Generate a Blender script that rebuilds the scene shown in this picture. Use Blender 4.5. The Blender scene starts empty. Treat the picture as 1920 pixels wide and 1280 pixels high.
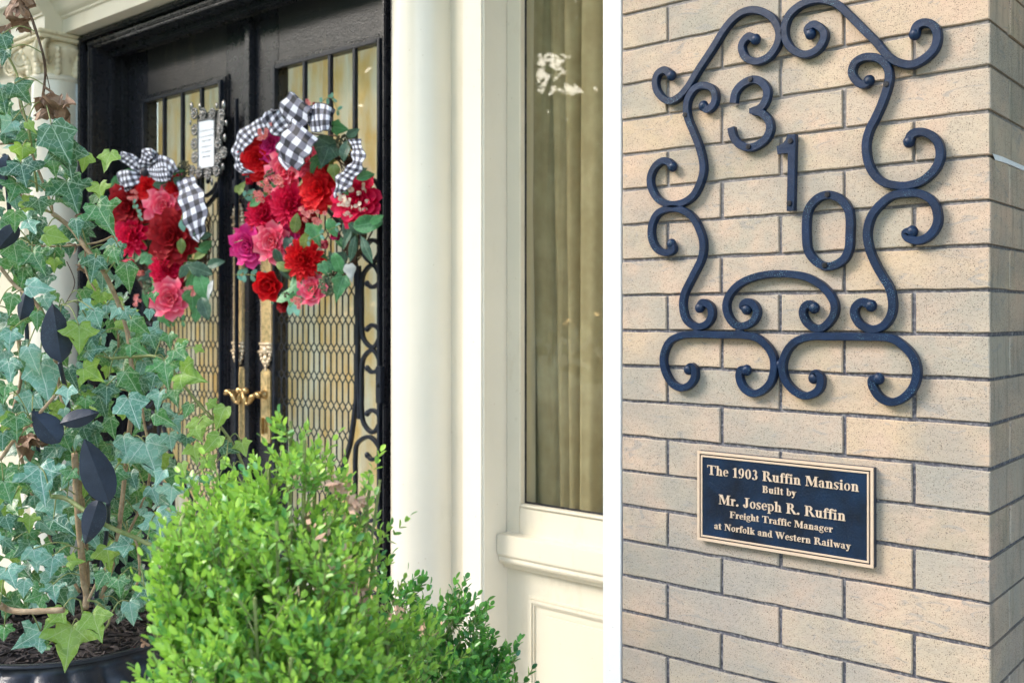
import bpy, bmesh, math, random
from mathutils import Vector, Matrix, noise
R = math.radians
random.seed(7)
S = bpy.context.scene
C = S.collection

# ------------------------------------------------------------------ camera, sky, sun, exposure
EYE = 1.40
TH = R(40.2); FPX = 1881.0; HY = 590.0
cam_d = bpy.data.cameras.new('camera'); cam = bpy.data.objects.new('camera', cam_d); C.objects.link(cam)
cam.location = (0, 0, EYE); cam.rotation_euler = (R(90), 0, TH)
cam_d.sensor_width = 36; cam_d.lens = 36*FPX/1920; cam_d.shift_y = -(640-HY)/1920
cam_d.clip_start = 0.05; cam_d.clip_end = 600
cam_d.dof.use_dof = True; cam_d.dof.focus_distance = 1.62; cam_d.dof.aperture_fstop = 7.0
S.camera = cam
W_ = bpy.data.worlds.new('World'); S.world = W_; W_.use_nodes = True
nt = W_.node_tree; nt.nodes.clear()
sky = nt.nodes.new('ShaderNodeTexSky'); sky.sky_type = 'NISHITA'; sky.sun_disc = False
SUN_EL, SUN_AZ = R(34), R(222)          # azimuth measured from +Y clockwise
sky.sun_elevation = SUN_EL; sky.sun_rotation = SUN_AZ
sky.air_density = 1.3; sky.dust_density = 2.0; sky.ozone_density = 1.0
bg = nt.nodes.new('ShaderNodeBackground'); bg.inputs[1].default_value = 0.15
wo = nt.nodes.new('ShaderNodeOutputWorld')
nt.links.new(sky.outputs[0], bg.inputs[0]); nt.links.new(bg.outputs[0], wo.inputs[0])
sd = bpy.data.lights.new('sun', 'SUN'); sun = bpy.data.objects.new('sun', sd); C.objects.link(sun)
sd.energy = .75; sd.angle = R(24); sd.color = (1, .97, .94)
sv = Vector((math.sin(SUN_AZ)*math.cos(SUN_EL), math.cos(SUN_AZ)*math.cos(SUN_EL), math.sin(SUN_EL)))
sun.rotation_euler = sv.to_track_quat('Z', 'Y').to_euler(); sun.location = sv*20
S.view_settings.view_transform = 'Standard'; S.view_settings.look = 'None'
S.view_settings.gamma = 1; S.view_settings.use_curve_mapping = False
S.view_settings.exposure = 2.07
S.render.engine = 'CYCLES'

# ------------------------------------------------------------------ photo -> world helpers
_c, _s = math.cos(TH), math.sin(TH)
def ray(px, py):
    u = (px-960)/FPX; v = (HY-py)/FPX
    return Vector((-_s+_c*u, _c+_s*u, v))
def W(px, py, Y):                       # point on the facade-parallel plane y = Y
    d = ray(px, py); return d*(Y/d.y)+Vector((0, 0, EYE))
def D(px, py, dep):                     # point at camera-axis depth
    return ray(px, py)*dep+Vector((0, 0, EYE))
CAMP = Vector((0, 0, EYE))

# ------------------------------------------------------------------ object helpers
BASE = {}
def base_of(o): return BASE.get(o.name, Vector((0, 0, 0))) if o else Vector((0, 0, 0))
def tag(o, label=None, cat=None, group=None, kind=None):
    if label: o['label'] = label
    if cat: o['category'] = cat
    if group: o['group'] = group
    if kind: o['kind'] = kind
    return o
def thing(name, loc, label, cat, group=None):
    o = bpy.data.objects.new(name, None); C.objects.link(o); o.location = loc; o.empty_display_size = .05
    BASE[o.name] = Vector(loc); return tag(o, label, cat, group)
class MB:
    def __init__(s): s.v = []; s.f = []; s.uv = []; s.tint = []
    def add(s, vs, fs, uvs=None, t=0.0):
        n = len(s.v); s.v += [Vector(p) for p in vs]; s.f += [[i+n for i in f] for f in fs]
        s.uv += (list(uvs) if uvs else [(0, 0)]*len(vs)); s.tint += [t]*len(vs)
    def box(s, x0, y0, z0, x1, y1, z1):
        s.add([(x0,y0,z0),(x1,y0,z0),(x1,y1,z0),(x0,y1,z0),(x0,y0,z1),(x1,y0,z1),(x1,y1,z1),(x0,y1,z1)],
              [(0,3,2,1),(4,5,6,7),(0,1,5,4),(1,2,6,5),(2,3,7,6),(3,0,4,7)])
    def tube(s, pts, r, n=6, cap=True):
        pts = [Vector(p) for p in pts]; k = len(pts)
        rs = r if isinstance(r, (list, tuple)) else [r]*k
        vs = []; up = Vector((.13, .2, 1)).normalized()
        for i, p in enumerate(pts):
            t = (pts[min(i+1, k-1)]-pts[max(i-1, 0)])
            t = t.normalized() if t.length > 1e-9 else Vector((0, 0, 1))
            a = t.cross(up)
            if a.length < .05: a = t.cross(Vector((1, 0, 0)))
            a.normalize(); b = t.cross(a)
            for j in range(n):
                w = 2*math.pi*j/n; vs.append(p+(a*math.cos(w)+b*math.sin(w))*rs[i])
        fs = [(i*n+j, i*n+(j+1) % n, (i+1)*n+(j+1) % n, (i+1)*n+j) for i in range(k-1) for j in range(n)]
        if cap: fs += [tuple(range(n))[::-1], tuple((k-1)*n+j for j in range(n))]
        s.add(vs, fs)
    def lathe(s, prof, n=48, c=(0, 0, 0), mod=None, a0=0, a1=2*math.pi):
        vs = []; full = abs(a1-a0-2*math.pi) < 1e-6; m = n if full else n+1
        for (r, z) in prof:
            for j in range(m):
                a = a0+(a1-a0)*j/n; rr = r if mod is None else mod(r, z, a)
                vs.append((c[0]+rr*math.cos(a), c[1]+rr*math.sin(a), c[2]+z))
        fs = [(i*m+j, i*m+(j+1) % m, (i+1)*m+(j+1) % m, (i+1)*m+j) for i in range(len(prof)-1) for j in range(n if full else n)]
        s.add(vs, fs)
    def ball(s, c, r, sx=1, sy=1, sz=1, n=10, m=7):
        vs = [(c[0], c[1], c[2]+r*sz)]
        for i in range(1, m):
            t = math.pi*i/m
            for j in range(n):
                a = 2*math.pi*j/n
                vs.append((c[0]+r*sx*math.sin(t)*math.cos(a), c[1]+r*sy*math.sin(t)*math.sin(a), c[2]+r*sz*math.cos(t)))
        vs.append((c[0], c[1], c[2]-r*sz)); L = len(vs)-1
        fs = [(0, 1+j, 1+(j+1) % n) for j in range(n)]
        fs += [(1+i*n+j, 1+(i+1)*n+j, 1+(i+1)*n+(j+1) % n, 1+i*n+(j+1) % n) for i in range(m-2) for j in range(n)]
        fs += [(L, 1+(m-2)*n+(j+1) % n, 1+(m-2)*n+j) for j in range(n)]
        s.add(vs, fs)
    def bar(s, pts, w, d, Yc, ch=.25):     # sweep of a chamfered bar in a plane y = Yc (bar centre)
        k = len(pts); ws = w if isinstance(w, (list, tuple)) else [w]*k
        vs = []
        for i in range(k):
            a = pts[max(i-1, 0)]; b = pts[min(i+1, k-1)]
            t = Vector((b[0]-a[0], b[2]-a[2])); t.normalize(); nx, nz = -t.y, t.x
            h = ws[i]/2; e = d/2; q = min(h, e)*ch
            for (u, y) in ((-h, e), (-h, -e+q), (-h+q, -e), (h-q, -e), (h, -e+q), (h, e)):
                vs.append((pts[i][0]+nx*u, Yc+y, pts[i][2]+nz*u))
        n = 6
        fs = [(i*n+j, i*n+(j+1) % n, (i+1)*n+(j+1) % n, (i+1)*n+j) for i in range(k-1) for j in range(n)]
        fs += [tuple(range(n))[::-1], tuple((k-1)*n+j for j in range(n))]
        s.add(vs, fs)
    def mesh(s, name, m, base=Vector((0, 0, 0)), smooth=False, bevel=0, recalc=True):
        me = bpy.data.meshes.new(name); me.from_pydata([v-base for v in s.v], [], s.f)
        uvl = me.uv_layers.new(name='UVMap')
        for l in me.loops: uvl.data[l.index].uv = s.uv[l.vertex_index]
        if any(s.tint):
            at = me.attributes.new('tint', 'FLOAT', 'POINT')
            at.data.foreach_set('value', s.tint)
        if bevel or recalc:
            b = bmesh.new(); b.from_mesh(me)
            if recalc: bmesh.ops.recalc_face_normals(b, faces=b.faces)
            if bevel:
                eds = [e for e in b.edges if len(e.link_faces) == 2 and e.calc_face_angle(0) > R(35)]
                bmesh.ops.bevel(b, geom=eds, offset=bevel, segments=2, affect='EDGES', clamp_overlap=True)
            b.to_mesh(me); b.free()
        if smooth:
            for p in me.polygons: p.use_smooth = True
            if smooth == 2: me.set_sharp_from_angle(angle=R(40))
        me.materials.append(m); return me
    def build(s, name, m, parent=None, **k):
        b = base_of(parent); me = s.mesh(name, m, b, **k)
        o = bpy.data.objects.new(name, me); C.objects.link(o)
        if parent: o.parent = parent; BASE[o.name] = b
        return o
def inst(name, me, parent, mw):           # an object sharing mesh data, world matrix mw
    o = bpy.data.objects.new(name, me); C.objects.link(o)
    b = base_of(parent); o.parent = parent; o.matrix_local = Matrix.Translation(-b) @ mw; return o
def spline(p, n=6, closed=False):
    p = [Vector(q) for q in p]; out = []; k = len(p)
    rng = range(k if closed else k-1)
    for i in rng:
        if closed: a, b, c, d = p[(i-1) % k], p[i], p[(i+1) % k], p[(i+2) % k]
        else: a, b, c, d = p[max(i-1, 0)], p[i], p[i+1], p[min(i+2, k-1)]
        for j in range(n):
            t = j/n
            out.append(.5*((2*b)+(c-a)*t+(2*a-5*b+4*c-d)*t*t+(3*b-a-3*c+d)*t**3))
    out.append(p[0].copy() if closed else p[-1]); return out
def axes(x, y, z, loc):
    m = Matrix.Identity(4)
    for i, a in enumerate((x, y, z)):
        for r in range(3): m[r][i] = a[r]
    for r in range(3): m[r][3] = loc[r]
    return m

# ------------------------------------------------------------------ materials
class N:
    def __init__(s, name):
        s.m = bpy.data.materials.new(name); s.m.use_nodes = True; s.t = s.m.node_tree; s.t.nodes.clear()
        s.out = s.t.nodes.new('ShaderNodeOutputMaterial'); s.p = s.t.nodes.new('ShaderNodeBsdfPrincipled')
        s.t.links.new(s.p.outputs[0], s.out.inputs[0])
    def n(s, k, **kw):
        q = s.t.nodes.new('ShaderNode'+k)
        for a, b in kw.items(): setattr(q, a, b)
        return q
    def l(s, a, b): s.t.links.new(a, b)
    def val(s, sock, v):
        if hasattr(v, 'is_linked') or hasattr(v, 'links'): s.l(v, sock)
        else: sock.default_value = v
    def math(s, op, a, b=0.0, c=None):
        q = s.n('Math', operation=op); s.val(q.inputs[0], a); s.val(q.inputs[1], b)
        if c is not None: s.val(q.inputs[2], c)
        return q.outputs[0]
    def noise(s, vec, sc, det=4, rough=.55, dist=0):
        q = s.n('TexNoise'); s.l(vec, q.inputs['Vector']); q.inputs['Scale'].default_value = sc
        q.inputs['Detail'].default_value = det; q.inputs['Roughness'].default_value = rough; q.inputs['Distortion'].default_value = dist
        return q.outputs[0]
    def ramp(s, f, stops):
        q = s.n('ValToRGB'); s.l(f, q.inputs[0]); e = q.color_ramp.elements
        while len(e) < len(stops): e.new(.5)
        for i, (p, c) in enumerate(stops):
            e[i].position = p; e[i].color = (c, c, c, 1) if isinstance(c, (int, float)) else (*c, 1)
        return q.outputs[0]
    def mix(s, f, a, b, mode='MIX'):
        q = s.n('Mix', data_type='RGBA', blend_type=mode); s.val(q.inputs[0], f)
        for sock, v in ((q.inputs[6], a), (q.inputs[7], b)):
            if isinstance(v, tuple): sock.default_value = (*v, 1)
            else: s.l(v, sock)
        return q.outputs[2]
    def bump(s, h, st, dist=.002):
        q = s.n('Bump'); s.l(h, q.inputs['Height']); q.inputs['Strength'].default_value = st; q.inputs['Distance'].default_value = dist
        s.l(q.outputs[0], s.p.inputs['Normal'])
    def pos(s): return s.n('NewGeometry').outputs['Position']
    def set(s, **k):
        for a, v in k.items(): s.val(s.p.inputs[a.replace('_', ' ')], v)
def V3(n, v, sc):
    q = n.n('Mapping'); n.l(v, q.inputs[0]); q.inputs['Scale'].default_value = sc; return q.outputs[0]

def paint(name, col, rough=.35, var=.06, bumpst=.12, streak=True, dirt=.0, dirtcol=(.35, .3, .2), spec=.5):
    n = N(name); p = n.pos()
    f = n.noise(V3(n, p, (1, 1, .12) if streak else (1, 1, 1)), 45, 3)
    g = n.noise(p, 5, 4)
    c = n.mix(n.ramp(g, [(.3, 0), (.75, 1)]), tuple(x*(1-var) for x in col), tuple(min(1, x*(1+var)) for x in col))
    if dirt:
        d = n.ramp(n.noise(V3(n, p, (1, 1, .35)), 17, 6, .7), [(.56, 0), (.78, dirt)])
        c = n.mix(d, c, dirtcol)
    sp = n.n('TexVoronoi'); n.l(p, sp.inputs['Vector']); sp.inputs['Scale'].default_value = 26
    spk = n.ramp(sp.outputs['Distance'], [(.035, .55), (.055, 0)])
    if dirt: c = n.mix(spk, c, dirtcol)
    n.l(c, n.p.inputs['Base Color'])
    n.l(n.ramp(n.noise(p, 30, 3), [(.2, rough*.8), (.8, min(1, rough*1.3))]), n.p.inputs['Roughness'])
    n.set(Specular_IOR_Level=spec)
    n.bump(n.math('ADD', n.math('MULTIPLY', f, .7), n.noise(p, 160, 2)), bumpst, .0015)
    return n.m
M = {}
# gold-buff speckled brick
def brick_mat():
    n = N('buff_brick'); p = n.pos(); oi = n.n('ObjectInfo')
    base = n.ramp(oi.outputs['Random'], [(0, (.35, .30, .22)), (.2, (.52, .385, .25)), (.4, (.46, .37, .285)), (.6, (.36, .32, .255)), (.8, (.52, .41, .28)), (1, (.42, .35, .275))])
    patch = n.ramp(n.noise(p, 13, 4, .6), [(.42, 0), (.66, .8)])
    c = n.mix(patch, base, (.53, .375, .275))
    c = n.mix(n.ramp(n.noise(V3(n, p, (1, 1, 1.6)), 6.5, 5, .6), [(.42, 0), (.66, .65)]), c, (.27, .26, .225))
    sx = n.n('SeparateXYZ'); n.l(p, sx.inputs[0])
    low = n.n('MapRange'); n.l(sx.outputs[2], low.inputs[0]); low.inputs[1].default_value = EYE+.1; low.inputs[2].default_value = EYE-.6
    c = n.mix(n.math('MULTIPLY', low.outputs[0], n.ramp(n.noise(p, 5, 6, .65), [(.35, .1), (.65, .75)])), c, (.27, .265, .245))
    # streaky rubbed marks
    st = n.ramp(n.noise(V3(n, p, (9, 9, 24)), 1.8, 4, .6, 1.8), [(.60, 0), (.65, .6)])
    c = n.mix(st, c, (.27, .26, .24))
    # side return weathering: dark vertical streaks on the face that looks along +x
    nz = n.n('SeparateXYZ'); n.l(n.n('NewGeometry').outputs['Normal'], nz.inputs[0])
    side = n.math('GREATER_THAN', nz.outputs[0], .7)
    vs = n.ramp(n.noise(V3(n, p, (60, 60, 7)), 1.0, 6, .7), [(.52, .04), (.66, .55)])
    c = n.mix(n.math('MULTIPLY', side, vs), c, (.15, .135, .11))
    # iron spots
    for sc, th, a in ((360, .18, .85), (170, .10, .85), (560, .24, .7)):
        v = n.n('TexVoronoi'); n.l(p, v.inputs['Vector']); v.inputs['Scale'].default_value = sc
        keep = n.n('SeparateColor'); n.l(v.outputs['Color'], keep.inputs[0])
        m = n.math('MULTIPLY', n.ramp(v.outputs['Distance'], [(th, a), (th+.12, 0)]), n.math('GREATER_THAN', keep.outputs[0], n.math('ADD', n.math('MULTIPLY', n.noise(p, 14, 3), .9), .12)))
        c = n.mix(m, c, (.09, .065, .05))
    w = n.n('TexVoronoi'); n.l(p, w.inputs['Vector']); w.inputs['Scale'].default_value = 60
    c = n.mix(n.ramp(w.outputs['Distance'], [(.02, .7), (.035, 0)]), c, (.7, .68, .62))
    n.l(c, n.p.inputs['Base Color']); n.set(Roughness=.72, Specular_IOR_Level=.35)
    n.bump(n.math('ADD', n.noise(p, 420, 3, .7), n.math('MULTIPLY', n.noise(p, 70, 4), 2.0)), .55, .0016)
    return n.m
M['brick'] = brick_mat()
def mortar_mat():
    n = N('grey_mortar'); p = n.pos()
    c = n.ramp(n.noise(p, 180, 5, .7), [(.28, (.05, .05, .065)), (.5, (.115, .113, .135)), (.72, (.38, .37, .37))])
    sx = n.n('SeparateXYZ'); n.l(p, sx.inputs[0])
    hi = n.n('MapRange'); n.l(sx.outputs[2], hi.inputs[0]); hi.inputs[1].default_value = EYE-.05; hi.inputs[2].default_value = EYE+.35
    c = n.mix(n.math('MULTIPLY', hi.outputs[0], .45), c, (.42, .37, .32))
    n.l(c, n.p.inputs['Base Color']); n.set(Roughness=.9); n.bump(n.noise(p, 500, 4, .7), .9, .002); return n.m
M['mortar'] = mortar_mat()
M['cream'] = paint('cream_paint', (.68, .62, .49), .32, .03, .16, True, .35, (.45, .36, .22))
M['cream_clean'] = paint('cream_column_paint', (.73, .69, .59), .2, .03, .16, True, .12, (.5, .42, .3))
M['white'] = paint('white_post_paint', (.76, .76, .75), .4, .03, .35, True, .25, (.5, .48, .42))
M['capital'] = paint('old_cream_paint', (.76, .68, .50), .45, .1, .25, False, .75, (.20, .145, .09))
M['black'] = paint('black_door_paint', (.016, .016, .021), .27, .3, .5, True, .3, (.06, .052, .045))
M['worn_black'] = paint('sun_worn_black_paint', (.03, .028, .03), .36, .3, .8, False, .7, (.13, .11, .085))
M['ceiling'] = paint('ceiling_paint', (.78, .74, .62), .5, .03, .1)
def iron(name, col, specks=.5, rough=.42):
    n = N(name); p = n.pos()
    v = n.n('TexVoronoi'); n.l(p, v.inputs['Vector']); v.inputs['Scale'].default_value = 420
    area = n.ramp(n.noise(p, 22, 3), [(.5, 0), (.68, 1)])
    m = n.math('MULTIPLY', n.ramp(v.outputs['Distance'], [(.18, specks), (.3, 0)]), n.math('MAXIMUM', area, .12))
    c = n.mix(n.ramp(n.noise(p, 30, 4), [(.3, 0), (.7, 1)]), tuple(x*.75 for x in col), tuple(x*1.35 for x in col))
    c = n.mix(m, c, (.13, .27, .33))
    n.l(c, n.p.inputs['Base Color']); n.set(Roughness=rough, Specular_IOR_Level=.3)
    n.bump(n.math('ADD', n.noise(p, 500, 3), n.math('MULTIPLY', n.noise(p, 90, 2), 1.6)), .38, .001); return n.m
M['iron'] = iron('painted_wrought_iron', (.003, .014, .044), .9, .42)
M['iron_door'] = iron('door_iron', (.014, .017, .026), .15, .35)
M['iron_leaf'] = iron('leaf_iron', (.026, .034, .052), .3, .40)
M['urn'] = iron('black_urn', (.02, .022, .03), .1, .24)
def metal(name, col, rough, dark=(.1, .07, .03), amt=.6, sc=60, met=.85):
    n = N(name); p = n.pos()
    c = n.mix(n.ramp(n.noise(p, sc, 5, .7), [(.45, 0), (.7, amt)]), col, dark)
    n.l(c, n.p.inputs['Base Color']); n.set(Metallic=met, Roughness=rough); n.bump(n.noise(p, 140, 3), .25, .001); return n.m
M['brass'] = metal('aged_brass', (.80, .60, .30), .36, met=.45)
M['brass_cast'] = metal('cast_brass', (.72, .58, .40), .5, (.28, .2, .12), .6, 90, .45)
M['brass_dark'] = metal('lever_brass', (.55, .37, .16), .3)
M['silver'] = metal('antique_silver', (.36, .35, .34), .32, (.03, .03, .035), .95, 160)
M['bronze'] = metal('bronze_letters', (.70, .55, .42), .42, (.6, .45, .33), .4, 90, .35)
M['screw'] = metal('dark_screw', (.06, .06, .07), .35, (.02, .02, .02), .6, 200)
def plaque_mat():
    n = N('stippled_navy_enamel'); p = n.pos()
    f = n.ramp(n.noise(p, 14, 4), [(.35, 0), (.7, 1)])
    c = n.mix(f, (.006, .010, .02), (.008, .026, .065))
    n.l(c, n.p.inputs['Base Color']); n.set(Roughness=.3, Specular_IOR_Level=.4)
    v = n.n('TexVoronoi'); n.l(p, v.inputs['Vector']); v.inputs['Scale'].default_value = 260
    n.bump(n.math('SUBTRACT', n.noise(p, 380, 3), v.outputs['Distance']), .45, .001); return n.m
M['plaque'] = plaque_mat()
def glass(name, tint=(1, 1, 1), ior=1.5):
    n = N(name); n.t.nodes.remove(n.p)
    tr = n.n('BsdfTransparent'); tr.inputs[0].default_value = (*tint, 1)
    gl = n.n('BsdfGlossy'); gl.inputs['Roughness'].default_value = .01
    fr = n.n('LayerWeight'); fr.inputs[0].default_value = .5; fac = n.math('ADD', n.math('MULTIPLY', n.math('POWER', fr.outputs['Facing'], 5.0), .9), .045)
    bp = n.n('Bump'); bp.inputs['Strength'].default_value = .015; bp.inputs['Distance'].default_value = .01
    n.l(n.noise(n.pos(), 3.5, 2), bp.inputs['Height']); n.l(bp.outputs[0], gl.inputs['Normal'])
    mx = n.n('MixShader'); n.l(fac, mx.inputs[0]); n.l(tr.outputs[0], mx.inputs[1]); n.l(gl.outputs[0], mx.inputs[2])
    n.l(mx.outputs[0], n.out.inputs[0]); return n.m
M['glass'] = glass('window_glass', (.93, .94, .9)); M['door_glass'] = glass('door_glass', (.97, .95, .9))
def cloth(name, col, var, sheen=.2, trans=.25, lace=False):
    n = N(name); p = n.pos()
    c = n.mix(n.ramp(n.noise(V3(n, p, (1, 1, .8)), 22, 2), [(.35, 0), (.7, 1)]), col, var)
    if lace:
        c = n.mix(n.ramp(n.noise(V3(n, p, (14, 14, 3)), 1.3, 3), [(.4, 0), (.65, 1)]), c, lace)
    n.l(c, n.p.inputs['Base Color']); n.set(Roughness=.85)
    t = n.n('BsdfTranslucent'); n.l(c, t.inputs[0]); mx = n.n('MixShader'); mx.inputs[0].default_value = trans
    n.l(n.p.outputs[0], mx.inputs[1]); n.l(t.outputs[0], mx.inputs[2]); n.l(mx.outputs[0], n.out.inputs[0])
    n.bump(n.noise(p, 300, 3), .4, .002); return n.m
M['curtain'] = cloth('olive_damask_curtain', (.46, .37, .23), (.56, .47, .31))
M['gold_curtain'] = cloth('gold_sheer_curtain', (.88, .56, .22), (.92, .66, .34), trans=.6, lace=(.90, .80, .62))
M['dark_room'] = paint('dark_room', (.10, .07, .045), .7, .3)

def leaf_mat(name, dark, light, vein, rough=.35, trans=.3, veins=True, fine=26):
    n = N(name); oi = n.n('ObjectInfo'); uv = n.n('UVMap'); p = n.pos()
    at = n.n('Attribute'); at.attribute_name = 'tint'
    rnd = n.math('FRACT', n.math('ADD', oi.outputs['Random'], at.outputs['Fac']))
    c = n.mix(rnd, dark, light)
    c = n.mix(n.ramp(n.noise(p, 55, 3), [(.35, 0), (.75, .5)]), c, tuple(x*1.5 for x in light))
    if veins:
        sx = n.n('SeparateXYZ'); n.l(uv.outputs[0], sx.inputs[0])
        ax = n.math('ABSOLUTE', n.math('SUBTRACT', sx.outputs[0], .5)); y = n.math('SUBTRACT', sx.outputs[1], .3)
        tot = None
        for ang, w in ((0, .016), (54, .013), (104, .010)):
            a = R(ang); sn, cs = math.sin(a), math.cos(a)
            dot = n.math('ADD', n.math('MULTIPLY', ax, sn), n.math('MULTIPLY', y, cs))
            cr = n.math('ABSOLUTE', n.math('SUBTRACT', n.math('MULTIPLY', ax, cs), n.math('MULTIPLY', y, sn)))
            q = n.n('MapRange'); n.l(cr, q.inputs[0]); q.inputs[1].default_value = w; q.inputs[2].default_value = w*.35
            v = n.math('MULTIPLY', q.outputs[0], n.math('GREATER_THAN', dot, 0.0))
            tot = v if tot is None else n.math('MAXIMUM', tot, v)
        vo = n.n('TexVoronoi', feature='DISTANCE_TO_EDGE'); n.l(uv.outputs[0], vo.inputs['Vector']); vo.inputs['Scale'].default_value = 7.5
        net = n.ramp(vo.outputs['Distance'], [(.015, .55), (.06, 0)])
        tot = n.math('MAXIMUM', tot, net)
        c = n.mix(n.math('MULTIPLY', tot, .85), c, vein)
        n.bump(tot, .35, .001)
    n.l(c, n.p.inputs['Base Color']); n.set(Roughness=rough, Specular_IOR_Level=.55)
    t = n.n('BsdfTranslucent'); n.l(n.mix(.5, c, (.25, .42, .06)), t.inputs[0]); mx = n.n('MixShader'); mx.inputs[0].default_value = trans
    n.l(n.p.outputs[0], mx.inputs[1]); n.l(t.outputs[0], mx.inputs[2]); n.l(mx.outputs[0], n.out.inputs[0])
    return n.m
M['ivy_dark'] = leaf_mat('ivy_dark_green', (.018, .085, .04), (.04, .15, .07), (.48, .62, .46), .3, .18)
M['ivy_mid'] = leaf_mat('ivy_mid_green', (.035, .15, .045), (.07, .24, .06), (.50, .62, .38), .3, .25)
M['ivy_skylit'] = leaf_mat('ivy_skylit_blue_green', (.08, .24, .16), (.22, .42, .31), (.66, .76, .64), .33, .2)  # sky reflection on the leaves painted in as a pale blue-green colour
M['ivy_backlit'] = leaf_mat('ivy_backlit_yellow_green', (.20, .38, .045), (.30, .46, .08), (.55, .68, .28), .4, .45)  # light shining through the leaves painted in as a yellow-green colour
M['box_leaf'] = leaf_mat('boxwood_green', (.025, .24, .10), (.44, .68, .09), (.2, .4, .1), .3, .3, False)
M['box_leaf2'] = leaf_mat('boxwood_deep_green', (.012, .12, .06), (.14, .38, .06), (.2, .4, .1), .28, .25, False)
M['silk_green'] = leaf_mat('silk_leaf_green', (.03, .16, .06), (.07, .28, .09), (.2, .45, .22), .5, .15)
M['silk_dark'] = leaf_mat('silk_leaf_dark', (.025, .075, .05), (.05, .12, .075), (.16, .28, .18), .5, .1)
M['silk_olive'] = leaf_mat('silk_leaf_olive', (.12, .20, .05), (.25, .33, .06), (.4, .45, .2), .5, .2)
M['silk_teal'] = leaf_mat('silk_leaf_teal', (.15, .42, .32), (.25, .5, .4), (.4, .6, .5), .5, .2, False)
M['silk_grey'] = leaf_mat('silk_leaf_grey', (.42, .45, .44), (.5, .52, .5), (.6, .6, .6), .6, .2, False)
def plain(name, a, b, rough=.8, sc=60, bst=.6, bd=.003):
    n = N(name); p = n.pos(); c = n.mix(n.ramp(n.noise(p, sc, 4, .65), [(.35, 0), (.68, 1)]), a, b)
    n.l(c, n.p.inputs['Base Color']); n.set(Roughness=rough); n.bump(n.noise(p, sc*3, 4), bst, bd); return n.m
M['dead'] = plain('dead_leaf', (.20, .11, .065), (.36, .23, .15), .75, 50)
M['withered'] = plain('withered_boxwood', (.42, .24, .16), (.6, .4, .28), .7, 80)
M['stem'] = plain('ivy_bark', (.26, .17, .095), (.42, .31, .19), .75, 90)
M['green_stem'] = plain('green_stem', (.16, .22, .06), (.3, .3, .12), .6, 60)
M['twig'] = plain('grapevine_twig', (.06, .035, .02), (.12, .07, .04), .8, 80)
M['mulch'] = plain('bark_mulch', (.018, .013, .012), (.075, .055, .048), .85, 60)
M['berry'] = plain('dark_berries', (.05, .045, .02), (.12, .12, .05), .5, 90)
M['berry_g'] = plain('green_berries', (.07, .11, .05), (.2, .26, .14), .6, 90)
M['concrete'] = plain('porch_floor_concrete', (.42, .39, .34), (.5, .47, .42), .8, 6)
M['lawn'] = plain('lawn_green', (.03, .07, .02), (.06, .12, .03), .9, 3)
M['smear'] = plain('white_caulk', (.72, .74, .76), (.8, .8, .8), .5, 60)
def petal_mat(name, inner, outer, edge, trans=.25, cream=False):
    n = N(name); uv = n.n('UVMap'); sx = n.n('SeparateXYZ'); n.l(uv.outputs[0], sx.inputs[0])
    c = n.mix(n.ramp(sx.outputs[1], [(0, 0), (.6, .8), (1, 1)]), inner, outer)
    c = n.mix(n.ramp(sx.outputs[1], [(.78, 0), (1, .7)]), c, edge)
    c = n.mix(n.ramp(n.noise(n.pos(), 90, 3), [(.4, 0), (.8, .35)]), c, tuple(min(1, x*1.5) for x in outer))
    n.l(c, n.p.inputs['Base Color']); n.set(Roughness=.6, Specular_IOR_Level=.2)
    t = n.n('BsdfTranslucent'); n.l(c, t.inputs[0]); mx = n.n('MixShader'); mx.inputs[0].default_value = trans
    n.l(n.p.outputs[0], mx.inputs[1]); n.l(t.outputs[0], mx.inputs[2]); n.l(mx.outputs[0], n.out.inputs[0])
    n.bump(n.noise(V3(n, uv.outputs[0], (14, 2, 1)), 3, 2), .3, .002)
    return n.m
M['red'] = petal_mat('red_silk', (.32, .002, .008), (.72, .006, .015), (.85, .04, .04))
M['deepred'] = petal_mat('deep_red_silk', (.12, .002, .006), (.34, .008, .014), (.42, .02, .03))
M['crimson'] = petal_mat('crimson_silk', (.36, .002, .03), (.76, .006, .07), (.88, .05, .14))
M['magenta'] = petal_mat('magenta_silk', (.45, .005, .13), (.72, .03, .25), (.85, .12, .38))
M['pink'] = petal_mat('pink_silk', (.72, .02, .09), (.88, .12, .22), (.95, .42, .46))
M['coral'] = petal_mat('coral_floret_silk', (.75, .15, .15), (.88, .33, .31), (.95, .5, .45))
M['creamp'] = petal_mat('cream_petal_silk', (.7, .4, .35), (.82, .72, .58), (.85, .78, .66))
M['orange'] = petal_mat('orange_bud_silk', (.8, .3, .05), (.85, .4, .2), (.9, .5, .4))
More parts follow.
